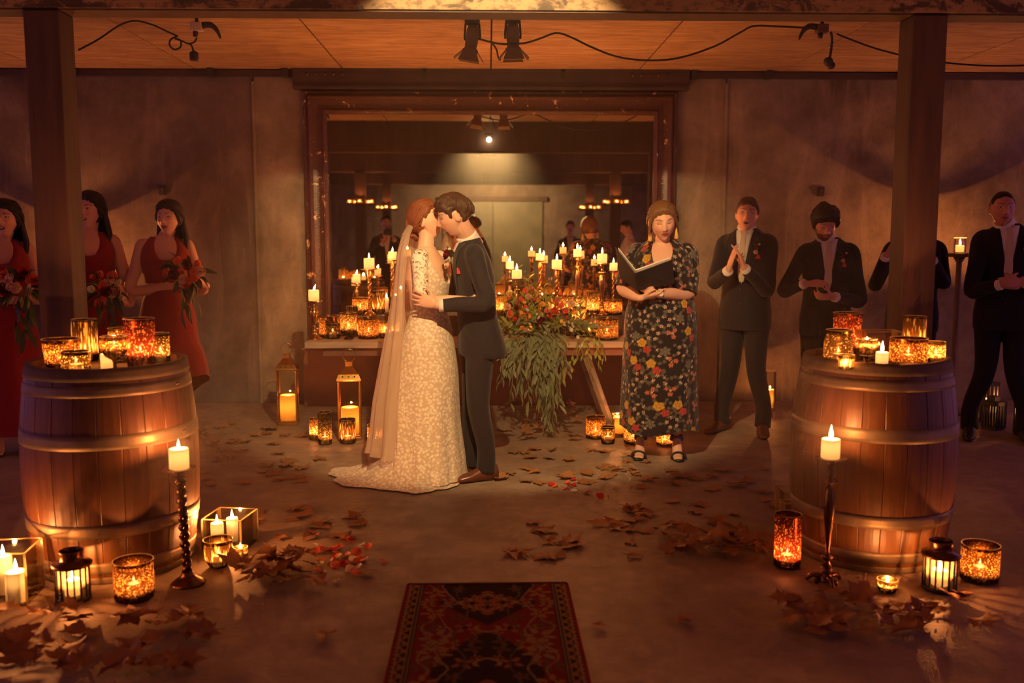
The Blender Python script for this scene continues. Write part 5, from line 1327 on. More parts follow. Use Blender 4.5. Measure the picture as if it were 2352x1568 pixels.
FT = [(.86, .165, .12), (.95, .155, .115), (1.06, .128, .095), (1.16, .135, .105), (1.25, .148, .130), (1.33, .150, .112), (1.385, .135, .084), (1.42, .085, .062), (1.445, .056, .052)]
def fem_body(t, Mh, arms, skin, lip, brow, eye, vox, L, lean=None, smile=0, mouth=0, wide=1.0, legs=True, shz=1.372, shx=.142, heel=.06, footx=.078):
    lean = lean or [(0, 0, 0), (2, 0, 0)]; jl = lambda z: lerp_tab(lean, z)
    b = MB(); add_head(b, Mh, fem=True, smile=smile, mouth=mouth)
    nx, ny = jl(1.40)
    limb(b, [(nx, ny-.012, 1.34), (nx, ny-.01, 1.41), tuple(Vector((nx, ny, 1.43))*.3+(Mh @ Vector((0, -.022, -.06)))*.7), tuple(Mh @ Vector((0, -.02, -.02)))], [.070, .053, .047, .050])
    b.loft([ring((jl(z)[0], jl(z)[1], z), hw*(1+(wide-1)*(1-.85*ss(1.24, 1.37, z))), hd*(1+(wide-1)*.6*(1-.8*ss(1.24, 1.37, z))), 28) for z, hw, hd in FT])
    for s in (1, -1):
        limb(b, [(s*.085*wide, 0, .84), (s*(.085+footx)*.5, .005, .47), (s*footx, -.015, .12+heel*.5)], [.088, .052, .031]); b.tube([(s*footx, -.035, .05+heel), (s*footx, .01, .055+heel*.7), (s*(footx+.004), .08, .030), (s*(footx+.007), .14, .018)], [(.024, .030), (.03, .032), (.036, .020), (.028, .012)], 12, 3, flat=(0, 0, 1))
    for s, (E, Wr, d, palm, kw) in arms.items():
        sx = 1 if s == 'R' else -1; S = Vector((jl(1.36)[0]+sx*shx*wide, jl(1.36)[1], shz))
        limb(b, [S+Vector((-sx*.04, 0, 0)), S, S*.5+E*.5, E, E*.4+Wr*.6, Wr, Wr+Vector(d).normalized()*.03], [.038, .042*(1+(wide-1)*.5), .041*wide, .036*wide, .032*wide, .023, .022]); add_hand(b, Wr+Vector(d).normalized()*.028, d, palm, s == 'R', **dict(dict(s=.9), **kw))
    o = remesh('body', b, m_skin, t, vox, 3); paint_skin(o, Mh, skin, lip, brow, eye, 0, mouth, .4, smile); return o
def bride():
    rz = -math.radians(103); k = .985
    t, L, inv = person('bride in a fitted ivory lace gown and long veil kissing the groom', (P(985, 1095, 5.68).x, 5.68, 0), rz, k)
    Mh = head_M(L(980, 507, 5.70), .02, .30, .04, .97)
    Mrot = Matrix.Rotation(-rz, 3, 'Z'); loc = lambda v: tuple(Mrot @ Vector(v))
    arms = {'R': (L(968, 690, 5.50), L(1076, 689, 5.50), loc((1, .12, .06)), loc((0, 1, 0)), dict(curl=.25)),
            'L': (L(1040, 590, 5.94), L(1078, 562, 5.86), loc((.50, -.80, -.22)), loc((-.7, -.5, -.2)), dict(curl=.30))}
    skin = (.86, .52, .36)
    fem_body(t, Mh, arms, skin, (.62, .20, .16), (.20, .08, .04), 'closed', .0045, L)
    rows = [(.004, -.40, .245, .33), (.02, -.31, .232, .30), (.12, -.275, .222, .265), (.38, -.25, .195, .225), (.65, -.205, .188, .200), (.83, -.165, .165, .188), (.93, -.135, .150, .172), (1.0, -.112, .135, .150), (1.07, -.098, .118, .134), (1.17, -.105, .132, .142), (1.25, -.112, .140, .154), (1.32, -.104, .120, .156), (1.375, -.088, .094, .146)]
    fold = lambda a, z: .035*math.sin(a*11+z*2)*ss(.75, .05, z)+.02*math.sin(a*23+1)*ss(.4, 0, z)
    zf = lambda a, z: -.13*ss(1.2, 1.375, z)*math.exp(-((a-PI/2)/.55)**2)
    d = MB().loft(ringlist(dense(rows[1:], 6), 96, fold, zf), cap=False)
    d.build('gown', m_lace, t)
    tr = [(.14, -.27, .10, .25), (.09, -.33, .12, .27), (.045, -.42, .14, .30), (.022, -.52, .17, .33), (.012, -.60, .20, .36), (.010, -.635, .235, .375)]
    sc = lambda a, z: (.05*math.sin(a*7+.5)+.02*math.sin(a*17))*ss(.14, .01, z)+.018*abs(math.sin(a*26))*ss(.02, .008, z)
    MB().loft(ringlist(dense(tr, 4), 160, sc, lambda a, z: .006*math.sin(a*17+z*40)*ss(.01, .06, z)), cap=False).build('train', m_lace, t)
    for s, (E, Wr, dd, palm, kw) in arms.items():
        sx = 1 if s == 'R' else -1; S = Vector((sx*.142, 0, 1.372)); E2 = S*.12+E*.88
        MB().tube([S+Vector((-sx*.075, 0, .028)), S+Vector((-sx*.03, 0, .016)), S, S*.55+E*.45, E2], [.034, .048, .0525, .047, .043], 20, 4, cap=False).build('lace_sleeve', m_lace_sheer, t)
    # veil gathered at the bun and falling behind her to the floor
    vr = []; n = 60
    for (z, y0, rb, hw, amp) in ((1.60, -.055, .05, .05, .0), (1.52, -.075, .075, .085, .004), (1.40, -.085, .095, .13, .008), (1.2, -.085, .115, .165, .010), (1.0, -.085, .150, .18, .012), (.75, -.10, .185, .20, .014), (.5, -.12, .215, .215, .016), (.30, -.125, .235, .225, .018), (.16, -.13, .26, .235, .02)):
        r = []
        for kk in range(n+1):
            a = PI+PI*1.0*kk/n; ca, sa = math.cos(a), math.sin(a); f = 1+amp*5*math.sin(a*15+z)/1.2
            r.append((hw*ca*f, y0+rb*sa*f, z+.02*math.sin(a*5)*(amp*20)))
        vr.append(r)
    vr2 = []
    for i in range(len(vr)-1):
        for q in range(4): u = q/4; vr2.append([tuple(x+(y-x)*u for x, y in zip(p, s)) for p, s in zip(vr[i], vr[i+1])])
    vr2.append(vr[-1])
    MB().loft(vr2, closed=False).build('veil', m_veil, t)
    hb = MB(); hair_locks(Mh, h_auburn, t, 95, 6, 'back', .0215, .0055, True)
    hair_cap(Mh, h_auburn, t, fem=True, t=.018, vol=(.5, .3, .6), tuft=.005, seed=4, line=((0, .068), (.7, .058), (1.1, .034), (1.35, .012), (1.5, .022), (1.75, .015), (1.95, -.045), (PI, -.080)))
    for i in range(14):
        a = R_.uniform(0, 6.28); r = R_.uniform(.012, .032); c = Vector((r*math.cos(a), -.105+R_.uniform(-.012, .012), -.055+r*math.sin(a)*1.1))
        hb.tube([Mh @ (c+Vector((.018*math.cos(q+a), .012*math.sin(q*2), .020*math.sin(q+a)))) for q in [PI*1.7*j/7 for j in range(8)]], .0095, 7, 2)
    for i in range(9):
        x = -.03+.0075*i; hb.tube([Mh @ Vector((x*1.6, -.06, .085)), Mh @ Vector((x*1.5, -.118, .02)), Mh @ Vector((x*.8, -.115, -.05))], [.006, .010, .009], 6, 4)
    hb.build('hair_bun', h_auburn, t)
    for s in (1, -1): MB().ball(Mh @ Vector((s*.077, -.008, -.036)), .0045, 8, 6).build('earring', m_brass, t)
    # necklace-free; wedding band sits on the groom
    return t
bride()

# ------------------------------------------------------------------ the celebrant
def floral_colours(U, Z, seed):
    # printed flowers on dark cloth; U, Z in metres over the cloth
    rr = random.Random(seed); base = np.array((.017, .013, .018)); col = np.tile(base, (len(U), 1))
    u0, u1, z0, z1 = U.min(), U.max(), Z.min(), Z.max()
    items = []
    step = .122; row = 0; F = 1.38; z = z0
    while z < z1+.05:
        u = u0+(row % 2)*step*.5
        while u < u1+.05:
            items.append((u+rr.uniform(-.02, .02), z+rr.uniform(-.02, .02), rr.choice((0, 0, 1, 1, 2, 3)))); u += step
        z += step*.8; row += 1
    def blob(cu, cz, r, n, c, depth=.25, ph=0, squash=1):
        cu = u+(cu-u)*F; cz = z+(cz-z)*F; r = r*F
        m = (np.abs(U-cu) < r*1.3) & (np.abs(Z-cz) < r*1.3)
        du = U[m]-cu; dz = (Z[m]-cz)*squash; q = np.hypot(du, dz); th = np.arctan2(dz, du)
        w = q < r*(1-depth+depth*np.cos(n*th+ph)); s = .62+.5*(.5+.5*np.cos(q/r*9+np.cos(n*th+ph)*1.5))
        cc = col[m]; cc[w] = np.array(c)*s[w][:, None]; col[m] = cc
    for (u, z, k) in items:
        ph = rr.uniform(0, 6)
        if k in (0, 1):
            for j in range(6):
                a = ph+j*1.05; blob(u+.038*math.cos(a), z+.038*math.sin(a), .019, 2, (.12, .11, .085), .5, -2*a)
        if k == 0:
            blob(u-.010, z+.012, .024, 5, (.62, .34, .05), .12, ph); blob(u+.014, z-.020, .021, 5, (.48, .06, .05), .16, ph+1)
        elif k == 1:
            for j in range(5):
                a = ph+j*1.26; cu, cz = u+.024*math.cos(a), z+.024*math.sin(a); blob(cu, cz, .0095, 5, (.72, .50, .38), .35, a); blob(cu, cz, .003, 1, (.45, .25, .03), 0, 0)
        elif k == 2:
            for j in range(3):
                a = ph+j*2.1; blob(u+.018*math.cos(a), z+.018*math.sin(a), .0125, 5, (.58, .17, .10), .2, a)
            blob(u, z, .009, 5, (.65, .42, .30), .3, ph)
        else:
            blob(u, z, .026, 6, (.17, .15, .125), .2, ph)
            for j in range(3): blob(u+.03*math.cos(ph+j), z+.03*math.sin(ph+j), .008, 5, (.72, .50, .38), .35, j)
    return np.clip(col, 0, 1)
def floral_mat():
    t = NT('floral_print_cloth'); c = t.new('VertexColor', layer_name='tint').outputs[0]; v = t.coord('Object')
    return t.done(t.princ(c, .8, 0, t.bump(t.noise(t.coord('Object', (1, 1, .3)), 9, 3, .5, .6), .3, .02), Sheen_Weight=.25, Specular_IOR_Level=.2))
m_floral = floral_mat()
def celebrant():
    rz = math.radians(170); loc = P(1512, 1052, 6.22); loc.z = 0; k = 1.0
    t, L, inv = person('celebrant in a long black floral dress reading from an open black folder', loc, rz, k)
    Mrot = Matrix.Rotation(-rz, 3, 'Z'); wl = lambda v: tuple(Mrot @ Vector(v))
    lean = [(0, 0, 0), (1.2, 0, 0), (1.45, 0, .02)]
    Mh = head_M(L(1523, 512, 6.13), .12, -.22, .10, 1.03)
    arms = {'R': (L(1431, 660, 6.16), L(1466, 684, 5.98), wl((.80, -.10, .10)), wl((0, .35, .9)), dict(curl=.35, s=.95)),
            'L': (L(1582, 672, 6.12), L(1508, 674, 5.96), wl((-.92, -.12, .42)), wl((.1, .75, .75)), dict(curl=.42, s=.95, thumb=1.0))}
    skin = (.80, .46, .32)
    fem_body(t, Mh, arms, skin, (.62, .07, .06), (.12, .055, .03), 'closed', .0045, L, lean, smile=1, footx=.122, wide=1.30, shx=.128, heel=.075, shz=1.372)
    rows = [(.195, -.21, .21, .26), (.32, -.205, .205, .258), (.60, -.195, .195, .250), (.85, -.195, .195, .245), (.98, -.185, .195, .235), (1.08, -.165, .185, .215), (1.18, -.16, .205, .222), (1.28, -.155, .205, .222), (1.36, -.130, .168, .206), (1.405, -.105, .122, .176), (1.438, -.085, .080, .134), (1.465, -.064, .034, .084)]
    N = 340; dr = dense(rows, 42)
    fold = lambda a, z: .022*math.sin(a*9+1.3*z)*ss(1.0, .2, z)+.012*math.sin(a*17+.7)*ss(.8, .1, z)
    zf = lambda a, z: (-.19*ss(1.27, 1.46, z)*math.exp(-((a-PI/2)/.33)**2) if z > 1.25 else 0)+.022*math.sin(a*3+1)*ss(.36, .20, z)
    rings = ringlist(dr, N, fold, zf); o = MB().loft(rings, cap=False).build('dress', m_floral, t)
    U = np.array([a*.225 for _ in rings for a in [2*PI*k2/N for k2 in range(N)]]); Z = np.array([r[0][2] for r in rings for _ in range(N)])
    zz = np.array([p[2] for r in rings for p in r]); set_col(o.data, floral_colours(U, zz, 3))
    for s, (E, Wr, dd, palm, kw) in arms.items():
        sx = 1 if s == 'R' else -1; S = Vector((sx*.168, .01, 1.372)); D = (Wr-E).normalized()
        pts = [S+Vector((-sx*.085, 0, .028)), S+Vector((-sx*.045, 0, .020)), S, S*.5+E*.5, S*.12+E*.88+D*.02, E*.9+Wr*.1]
        path, rad = smooth_path([Vector(p) for p in pts], [.030, .050, .067, .071, .072, .072], 30)
        mb = MB().tube(path, rad, 110, cap=False); so = mb.build('sleeve', m_floral, t); n = len(path)
        ll = 0; acc = [0]
        for i in range(1, n): ll += (path[i]-path[i-1]).length; acc.append(ll)
        set_col(so.data, floral_colours(np.array([2*PI*j/110*.075 for _ in range(n) for j in range(110)]), np.array([a for a in acc for _ in range(110)]), 5+sx))
    hair_cap(Mh, h_light, t, fem=True, t=.017, vol=(.5, .35, .6), tuft=.004, seed=9, line=((0, .072), (.5, .066), (.9, .048), (1.2, .018), (1.4, -.01), (1.75, -.05), (PI, -.088)))
    hb = MB()
    hb.ball(Mh @ Vector((0, -.110, -.03)), (.045, .030, .045), 14, 10)
    for sx in (1, -1):
        for j in range(3):
            hb.tube([Mh @ Vector((sx*(.060+.004*j), .052-.012*j, .066)), Mh @ Vector((sx*(.082+.002*j), .040-.012*j, .01)), Mh @ Vector((sx*(.086+.003*j), .018-.01*j, -.045)), Mh @ Vector((sx*(.090+.006*j), .015, -.090-.02*j))], [.006, .0055, .004, .001], 6, 4)
    hb.build('hair_strands', h_light, t)['kind'] = 'stuff'
    hair_locks(Mh, h_light, t, 80, 3, 'back', .0205, .0055, True)
    m_tas = pm('yellow_tassel', (.85, .52, .12), (.95, .62, .20), .8, scale=30, stretch=(8, 8, .5), bump=.3)
    for sx in (1, -1):
        p = Mh @ Vector((sx*.084, -.006, -.040)); e = MB().ball(p, .006, 8, 6).build('earring', m_brass, t)
        MB().tube([p+Vector((0, 0, -.004)), p+Vector((0, 0, -.02)), p+Vector((0, .004, -.072))], [.004, .008, .016], 10).build('tassel', m_tas, e)
    Wr = arms['L'][1]; E = arms['L'][0]; u = (E-Wr).normalized(); c = Wr+u*.03
    wt = MB().tube([c-u*.009, c+u*.009], [.030, .031], 20).build('watch_strap', pm('pale_strap', (.90, .80, .60), None, .5, bump=0), t)
    fd = inv.to_3x3() @ Vector((.1, -1, -.1)); fd.normalize(); MB().lathe([(.0, 0), (.016, 0), (.016, .006), (.012, .008), (0, .008)], 18, Matrix.Translation(c+fd*.027) @ fd.to_track_quat('Z', 'Y').to_matrix().to_4x4(), False, False).build('watch_face', m_shirt, wt)
    for s in (1, -1):                                          # black strappy heeled sandals
        M = Matrix.Translation((s*.122, 0, 0)) @ Matrix.Rotation(-s*.10, 4, 'Z'); so = MB()
        rr = lambda y, hw, z, th: [tuple(M @ Vector((hw*math.cos(q), y, z+th*math.sin(q)))) for q in [2*PI*j/14 for j in range(14)]]
        so.loft([rr(-.07, .022, .075, .006), rr(-.03, .030, .076, .007), rr(.02, .030, .052, .007), rr(.07, .036, .018, .008), rr(.12, .040, .010, .008), rr(.165, .026, .010, .008)])
        so = so.build('sandal', m_bshoe, t)
        MB().tube([M @ Vector((0, -.055, .075)), M @ Vector((0, -.052, .0))], [.020, .016], 10).build('heel', m_bshoe, so)
        MB().lathe([(.043, -.018), (.046, -.010), (.046, .010), (.043, .018)], 20, M @ Matrix.Translation((0, -.022, .128)), False, False).build('ankle_strap', m_bshoe, so)
        MB().tube([M @ Vector((-.046, .10, .012)), M @ Vector((-.036, .095, .040)), M @ Vector((0, .09, .050)), M @ Vector((.036, .095, .040)), M @ Vector((.046, .10, .012))], [(.006, .014)]*5, 8, 3, flat=(0, 0, 1)).build('toe_strap', m_bshoe, so)
    return t
cel = celebrant()
def folder():
    o = P(1463, 640, 5.92); t = thing('folder', 'open black ring folder of white pages held by the celebrant', 'folder', o)
    def slab(c, th, m, name, inset=0):
        c = [P(*q)-o for q in c]; n = (c[1]-c[0]).cross(c[3]-c[0]).normalized()
        if n.y < 0: n = -n
        cen = sum(c, Vector())/4; c = [q+(cen-q)*inset for q in c]
        f = [q+n*(th[0]) for q in c]; b = [q+n*(th[1]) for q in c]
        return MB().add(f+b, [(0, 1, 2, 3), (7, 6, 5, 4), (0, 4, 5, 1), (1, 5, 6, 2), (2, 6, 7, 3), (3, 7, 4, 0)]).build(name, m, t, False)
    Rc = [(1460, 628, 5.80), (1544, 597, 5.84), (1549, 650, 5.95), (1464, 668, 5.93)]
    Lc = [(1458, 628, 5.80), (1413, 568, 5.86), (1424, 636, 6.00), (1462, 668, 5.93)]
    slab(Rc, (0, .004), m_black, 'cover'); slab(Lc, (0, .004), m_black, 'cover')
    Rp = [(1462, 622, 5.80), (1540, 594, 5.84), (1545, 645, 5.95), (1466, 662, 5.93)]
    slab(Rp, (.005, .012), pm('white_paper', (.80, .74, .66), (.84, .78, .70), .8, bump=0), 'pages')
    slab(Rp, (.013, .016), bpy.data.materials['white_paper'], 'pages', .03)
    Lp = [(1459, 622, 5.80), (1417, 568, 5.86), (1428, 632, 6.0), (1463, 662, 5.93)]
    slab(Lp, (.005, .009), bpy.data.materials['white_paper'], 'pages', .04)
folder()

# ------------------------------------------------------------------ bridesmaids
m_redd = m_red
def bouquet(pos, s, label, seed, cols, trail=True):
    rr = random.Random(seed); t = thing('bouquet', label, 'bouquet', pos)
    LM = [leafmesh(m_dkgreen, .10, .018, .2), leafmesh(m_dkgreen, .13, .016, .35), leafmesh(m_green, .07, .014, .2)]
    st = MB()
    for i in range(9): st.tube([(rr.uniform(-.02, .02), .02, -.16*s), (rr.uniform(-.06, .06), 0, 0)], .004, 5)
    st.build('stems', m_stem, t)['kind'] = 'stuff'
    for i in range(15):
        a = rr.uniform(0, 6.28); r = s*.115*math.sqrt(rr.random()); p = Vector((r*math.cos(a)*1.15, -.05-.08*(1-(r/(s*.115))**2)+rr.uniform(-.01, .01), r*math.sin(a)*.85))
        put('flower', ROSE[cols[i % len(cols)]], t, Matrix.Translation(p) @ Euler((1.35-p.z*2, 0, rr.uniform(-.5, .5))).to_matrix().to_4x4() @ Matrix.Scale(s*rr.uniform(.028, .042), 4))
    for i in range(46):
        a = rr.uniform(0, 6.28); d = Vector((math.cos(a), -.45+rr.uniform(-.2, .3), math.sin(a)*.8-.15)); p = Vector((d.x*.07*s, -.03, d.z*.06*s))
        put('leaf', rr.choice(LM), t, orient(p, d, rr.uniform(-1, 1), s*rr.uniform(.8, 1.35)))
    for i in range(12):
        p = Vector((rr.uniform(-.06, .06)*s, -.03+rr.uniform(-.02, .02), -.08*s-.018*i*s)); put('leaf', LM[i % 2], t, orient(p, (rr.uniform(-.8, .8), -.2, -1), rr.uniform(-1, 1), s))
    return t
def bridesmaid(label, px, yd, topz, rz, headp, bq, skin, hm, facing_kw=None, long_hair=True, flare=False, seed=0, smile=1, mouth=0):
    loc = P(px, 900, yd); loc.z = 0; k = topz/1.70
    t, L, inv = person(label, loc, rz, k, None)
    Mh = head_M(*headp)
    Mrot = Matrix.Rotation(-rz, 3, 'Z'); wl = lambda v: tuple(Mrot @ Vector(v))
    B = inv @ Vector(bq)
    arms = {'R': (Vector((.235, .02, 1.06)), B+Vector((.075, -.035, -.035)), (-.8, .35, .1), (-.3, -.2, .9), dict(curl=.6)),
            'L': (Vector((-.235, .02, 1.06)), B+Vector((-.075, -.035, -.055)), (.8, .35, .1), (.3, -.2, .9), dict(curl=.6))}
    fem_body(t, Mh, arms, skin, (.50, .12, .10), (.05, .025, .015), 'open', .006, L, None, smile=smile, mouth=mouth, wide=1.08)
    rows = [(.16, -.20, .20, .235), (.40, -.185, .185, .225), (.65, -.175, .17, .21), (.85, -.165, .155, .192), (.97, -.14, .135, .168), (1.06, -.105, .110, .142), (1.16, -.115, .125, .150), (1.25, -.135, .160, .172), (1.32, -.125, .142, .168), (1.37, -.105, .114, .152), (1.405, -.088, .088, .126), (1.435, -.070, .056, .094)]
    if flare: rows[0] = (.30, -.24, .24, .27); rows[1] = (.48, -.215, .215, .25)
    fold = lambda a, z: .05*math.sin(a*7+seed+z)*ss(.95, .2, z)+.02*math.sin(a*15)*ss(.8, .1, z)
    zf = lambda a, z: (-.17*ss(1.26, 1.42, z)*math.exp(-((a-PI/2)/.40)**2))+(.16*math.cos(a-2.4)*ss(.9, .3, z) if flare else .02*math.sin(a*3)*ss(.4, .16, z))
    MB().loft(ringlist(dense(rows, 6), 96, fold, zf), cap=False).build('dress', m_redd, t)
    MB().lathe([(1, -.018), (1.02, 0), (1, .018)], 48, Matrix.Translation((0, .002, 1.055)) @ Matrix.Scale(.148, 4, (1, 0, 0)) @ Matrix.Scale(.114, 4, (0, 1, 0)), False, False).build('waistband', m_redd, t)
    hair_cap(Mh, hm, t, fem=True, t=.018, vol=(.4, .3, .5), tuft=.004, seed=seed, line=((0, .074), (.5, .068), (.9, .050), (1.15, .025), (1.35, -.02), (1.8, -.075), (PI, -.09)))
    hb = MB()
    if long_hair:
        for i in range(22):
            a = PI*.62+(PI*.76)*i/21+seed*.1; c = Vector((math.sin(a+PI*.0)*.0, 0, 0)); lon = PI*.55+PI*.9*i/21
            x, y = math.sin(lon), math.cos(lon)
            hb.tube([Mh @ Vector((.078*x, .09*y-.01, .03)), Mh @ Vector((.092*x, .095*y-.02, -.06)), Mh @ Vector((.105*x, .095*y-.035, -.16)), Mh @ Vector((.095*x, .10*y-.03, -.27-.03*math.sin(i*2.3)))], [.012, .017, .018, .006], 7, 4)
    hb.build('long_hair', hm, t)
    hair_locks(Mh, hm, t, 60, seed, 'back', .020, .0055, True)
    for sx in (1, -1): MB().ball(Mh @ Vector((sx*.079, -.006, -.036)), .006, 8, 6).build('earring', m_brass, t)
    for s in (1, -1):
        M = Matrix.Translation((s*.080, 0, 0)); rr = lambda y, hw, z, th: [tuple(M @ Vector((hw*math.cos(q), y, z+th*math.sin(q)))) for q in [2*PI*j/14 for j in range(14)]]
        sh = MB().loft([rr(-.075, .022, .055, .006), rr(-.02, .03, .056, .006), rr(.03, .03, .036, .006), rr(.08, .036, .012, .008), rr(.15, .022, .010, .008)]).build('shoe', m_bshoe, t)
        MB().tube([M @ Vector((0, -.06, .055)), M @ Vector((0, -.056, 0))], [.016, .010], 8).build('heel', m_bshoe, sh)
    return t, L, inv
def hp(px, py, y, loc, rz, k): 
    return (Matrix.Translation(loc) @ Matrix.Rotation(rz, 4, 'Z') @ Matrix.Scale(k, 4)).inverted() @ P(px, py, y)
def bm(label, px, yd, topz, rz, hpx, hpy, hyaw, hpitch, bpx, bpy_, bs, blabel, seed, skin, hm, cols, **kw):
    loc = P(px, 900, yd); loc.z = 0; k = topz/1.70
    face = Vector((-math.sin(rz), math.cos(rz), 0)); bqp = P(bpx, bpy_, yd-.26)
    bridesmaid(label, px, yd, topz, rz, (hp(hpx, hpy, yd-.03, loc, rz, k), hyaw, hpitch, 0, 1.0), bqp+Vector((0, .16, -.06)), skin, hm, seed=seed, **kw)
    bouquet(bqp, bs, blabel, seed, cols)
bm('bridesmaid in a red dress standing clear of the post, half-lit bouquet in hand', 392, 6.95, 1.76, -2.75, 388, 503, -.50, .02, 432, 622, 1.0, 'bouquet of coral and red roses held by the bridesmaid clear of the post', 3, (.74, .42, .29), h_dark, ('coral', 'red', 'blush', 'coral', 'burgundy'), flare=True, smile=0)
bm('smiling bridesmaid in red half hidden by the post', 222, 6.85, 1.80, -2.85, 207, 485, -.45, .04, 250, 665, 1.0, 'coral and cream bouquet held by the bridesmaid half hidden by the post', 5, (.70, .38, .27), h_dark, ('coral', 'blush', 'cream', 'burgundy', 'coral'), mouth=.6)
bm('laughing long-haired bridesmaid in red cut by the picture edge', 22, 6.45, 1.74, -2.7, 14, 505, -.35, .05, 52, 660, 1.05, 'rose bouquet held by the bridesmaid at the picture edge', 8, (.66, .35, .25), h_dark, ('red', 'blush', 'coral', 'burgundy'), mouth=1.0)

# ------------------------------------------------------------------ groomsmen
def wv(rz, v): return tuple(Matrix.Rotation(-rz, 3, 'Z') @ Vector(v))
w = lambda px, py, y: (lambda L: L(px, py, y))
l2 = P(1706, 900, 6.98); l2.z = 0; rz = 2.62
man('clapping groomsman with open mouth, red pocket square and pale tie', l2, rz, 1.03,
    {'R': (w(1640, 648, 6.86), w(1672, 622, 6.68), wv(rz, (.28, -.10, 1)), wv(rz, (.95, .1, -.2)), dict(curl=.10, spread=.05)),
     'L': (w(1762, 668, 6.80), w(1712, 618, 6.66), wv(rz, (-.45, -.1, .9)), wv(rz, (-.9, .1, -.35)), dict(curl=.16, spread=.05))},
    (w(1716, 494, 6.93), .25, .06, -.06, 1.0), skin=(.74, .38, .26), hm=h_brown, suit=m_suit, mouth=1.1, stance=.15, shoes=m_shoe, toe=(.3, .3), vox=.005, hairkw=dict(t=.010, vol=(.5, .3, 0), line=((0, .072), (.9, .056), (1.22, .03), (1.33, -.005), (1.42, .0), (1.50, .036), (1.78, .036), (1.92, -.01), (2.15, -.05), (PI, -.072))))
l3 = P(1890, 900, 6.85); l3.z = 0; rz = 2.85
man('bearded groomsman with swept dark hair looking down at his hands', l3, rz, .985,
    {'R': (w(1800, 668, 6.74), w(1846, 652, 6.60), wv(rz, (.9, -.25, .05)), wv(rz, (0, .6, -.8)), dict(curl=.45)),
     'L': (w(1975, 690, 6.74), w(1918, 682, 6.60), wv(rz, (-.9, -.25, .02)), wv(rz, (0, .6, .8)), dict(curl=.6))},
    (w(1894, 518, 6.76), .20, -.34, .05, 1.0), skin=(.62, .30, .20), hm=h_dark, beard=.88, eye='closed', stance=.12, shoes=m_shoe, vox=.006, hairkw=dict(t=.026, vol=(1.0, 1.3, 0), tuft=.010, seed=5, line=((0, .060), (.9, .048), (1.22, .02), (1.33, -.02), (1.42, -.015), (1.50, .03), (1.78, .03), (1.92, -.015), (2.15, -.05), (PI, -.072))))
l4 = P(2086, 900, 7.0); l4.z = 0; rz = 2.95
man('groomsman mostly hidden behind the post, only his shoulders showing', l4, rz, 1.0,
    {'R': (w(2010, 655, 6.95), w(2034, 590, 6.72), wv(rz, (.5, -.2, .8)), wv(rz, (.8, .2, -.2)), dict(curl=.25)),
     'L': (w(2168, 650, 6.95), w(2142, 598, 6.72), wv(rz, (-.5, -.2, .8)), wv(rz, (-.8, .2, -.2)), dict(curl=.25))},
    (w(2100, 492, 6.93), .1, 0, 0, 1.0), skin=(.58, .28, .20), stance=.11, bout=False)
l5 = P(2294, 900, 6.72); l5.z = 0; rz = 2.75
man('close-cropped groomsman clasping his hands at the picture edge', l5, rz, 1.05,
    {'R': (w(2232, 668, 6.62), w(2296, 654, 6.44), wv(rz, (.95, -.2, .05)), wv(rz, (0, .8, .2)), dict(curl=.7)),
     'L': (w(2390, 668, 6.62), w(2352, 648, 6.42), wv(rz, (-.95, -.1, 0)), wv(rz, (0, .8, -.2)), dict(curl=.7))},
    (w(2302, 480, 6.66), .15, -.05, 0, 1.0), skin=(.58, .26, .19), stance=.17, hairkw=dict(t=.004, tuft=.001, line=((0, .082), (.9, .064), (1.22, .03), (1.40, .02), (1.50, .04), (1.78, .04), (1.92, 0), (2.15, -.04), (PI, -.065))))
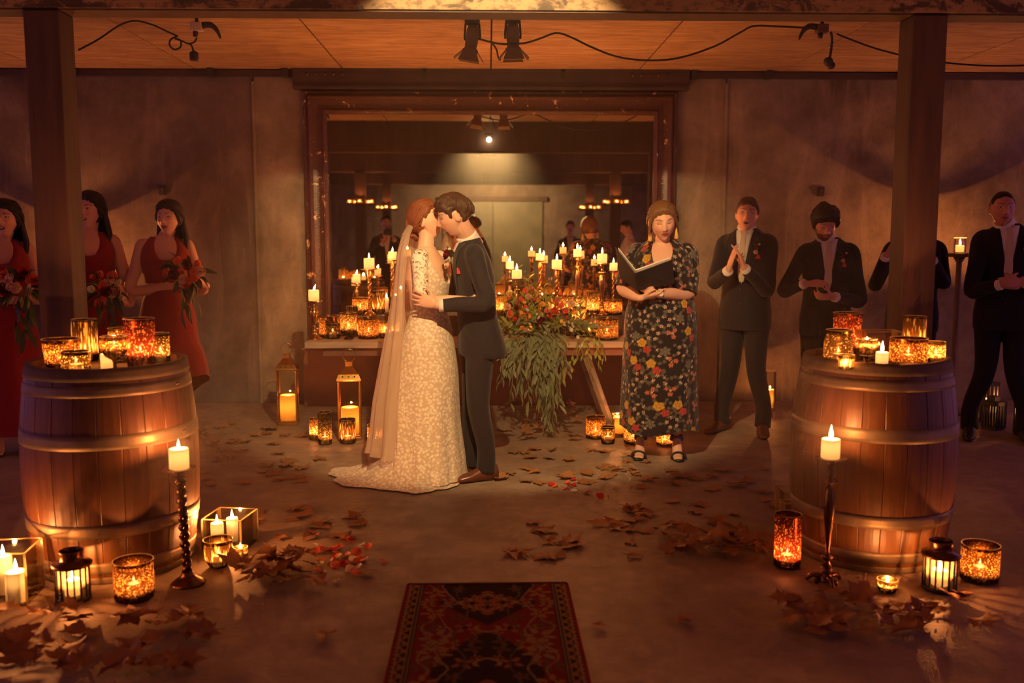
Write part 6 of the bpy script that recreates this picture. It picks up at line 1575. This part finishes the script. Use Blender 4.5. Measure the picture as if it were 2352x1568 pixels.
# ------------------------------------------------------------------ guests seen only in the mirror
man('videographer in dark clothes holding a camera, seen in the mirror', (-1.62, 1.75, 0), -.18, 1.03,
    {'R': (Vector((.26, .10, 1.16)), Vector((.10, .30, 1.40)), (-.4, .5, .8), (-.8, .2, 0), dict(curl=.7)), 'L': (Vector((-.26, .12, 1.16)), Vector((-.08, .32, 1.34)), (.3, .6, .6), (.2, .1, .9), dict(curl=.5))},
    ((0, .03, 1.655), 0, -.05, 0, 1.0), skin=(.6, .34, .24), lapel=False, pocket=False, bout=False, tie=False, vox=.008)
def video_camera():
    t = thing('video_camera', 'black video camera held up by the videographer seen in the mirror', 'camera', (-1.555, 2.125, 1.555), -.18)
    MB().box((0, 0, 0), (.13, .07, .09)).box((0, 0, .055), (.05, .05, .03)).build('camera_body', m_black, t, False, bevel=.006)
    MB().lathe([(.036, 0), (.038, .06), (.042, .10), (.038, .105), (.03, .09)], 20, Matrix.Rotation(-PI/2, 4, 'X') @ Matrix.Translation((0, 0, .03)), True, True).build('lens', m_black, t)
video_camera()
man('guest in a dark jacket standing by the doors, seen in the mirror', (1.50, -.5, 0), .15, 1.0,
    {'R': (Vector((.25, .02, 1.14)), Vector((.08, .20, 1.02)), (-.8, .3, 0), (0, -.8, 0), dict(curl=.5)), 'L': (Vector((-.25, .02, 1.14)), Vector((-.08, .20, 1.0)), (.8, .3, 0), (0, -.8, 0), dict(curl=.5))},
    ((0, .02, 1.66), 0, 0, 0, 1.0), skin=(.62, .36, .26), lapel=True, pocket=False, bout=False, vox=.008)
man('guest in a pale shirt turned sideways, seen in the mirror', (2.12, 2.55, 0), 1.35, .98,
    {'R': (Vector((.25, .06, 1.14)), Vector((.12, .28, 1.10)), (-.5, .8, 0), (0, 0, -1), dict(curl=.5)), 'L': (Vector((-.25, .06, 1.14)), Vector((-.12, .28, 1.08)), (.5, .8, 0), (0, 0, 1), dict(curl=.5))},
    ((0, .04, 1.65), 0, -.2, 0, 1.0), skin=(.62, .36, .26), lapel=False, pocket=False, bout=False, tie=False, shirt_only=True, vox=.008)

# ------------------------------------------------------------------ haze drifting in the beam of the stage spotlight
def haze():
    t = NT('stage_haze'); v = t.new('VolumeScatter', i_Color=(.95, .92, .85), i_Density=HAZE, i_Anisotropy=.72)
    t.L(v.outputs[0], t.out.inputs['Volume'])
    o = MB().box((.02, 3.74, 1.62), (2.6, 1.58, 2.1)).build('stage_haze', t.m, smooth=False); tag(o, 'thin warm haze hanging in the spotlight beam before the front portal', 'haze', kind='stuff')
haze()
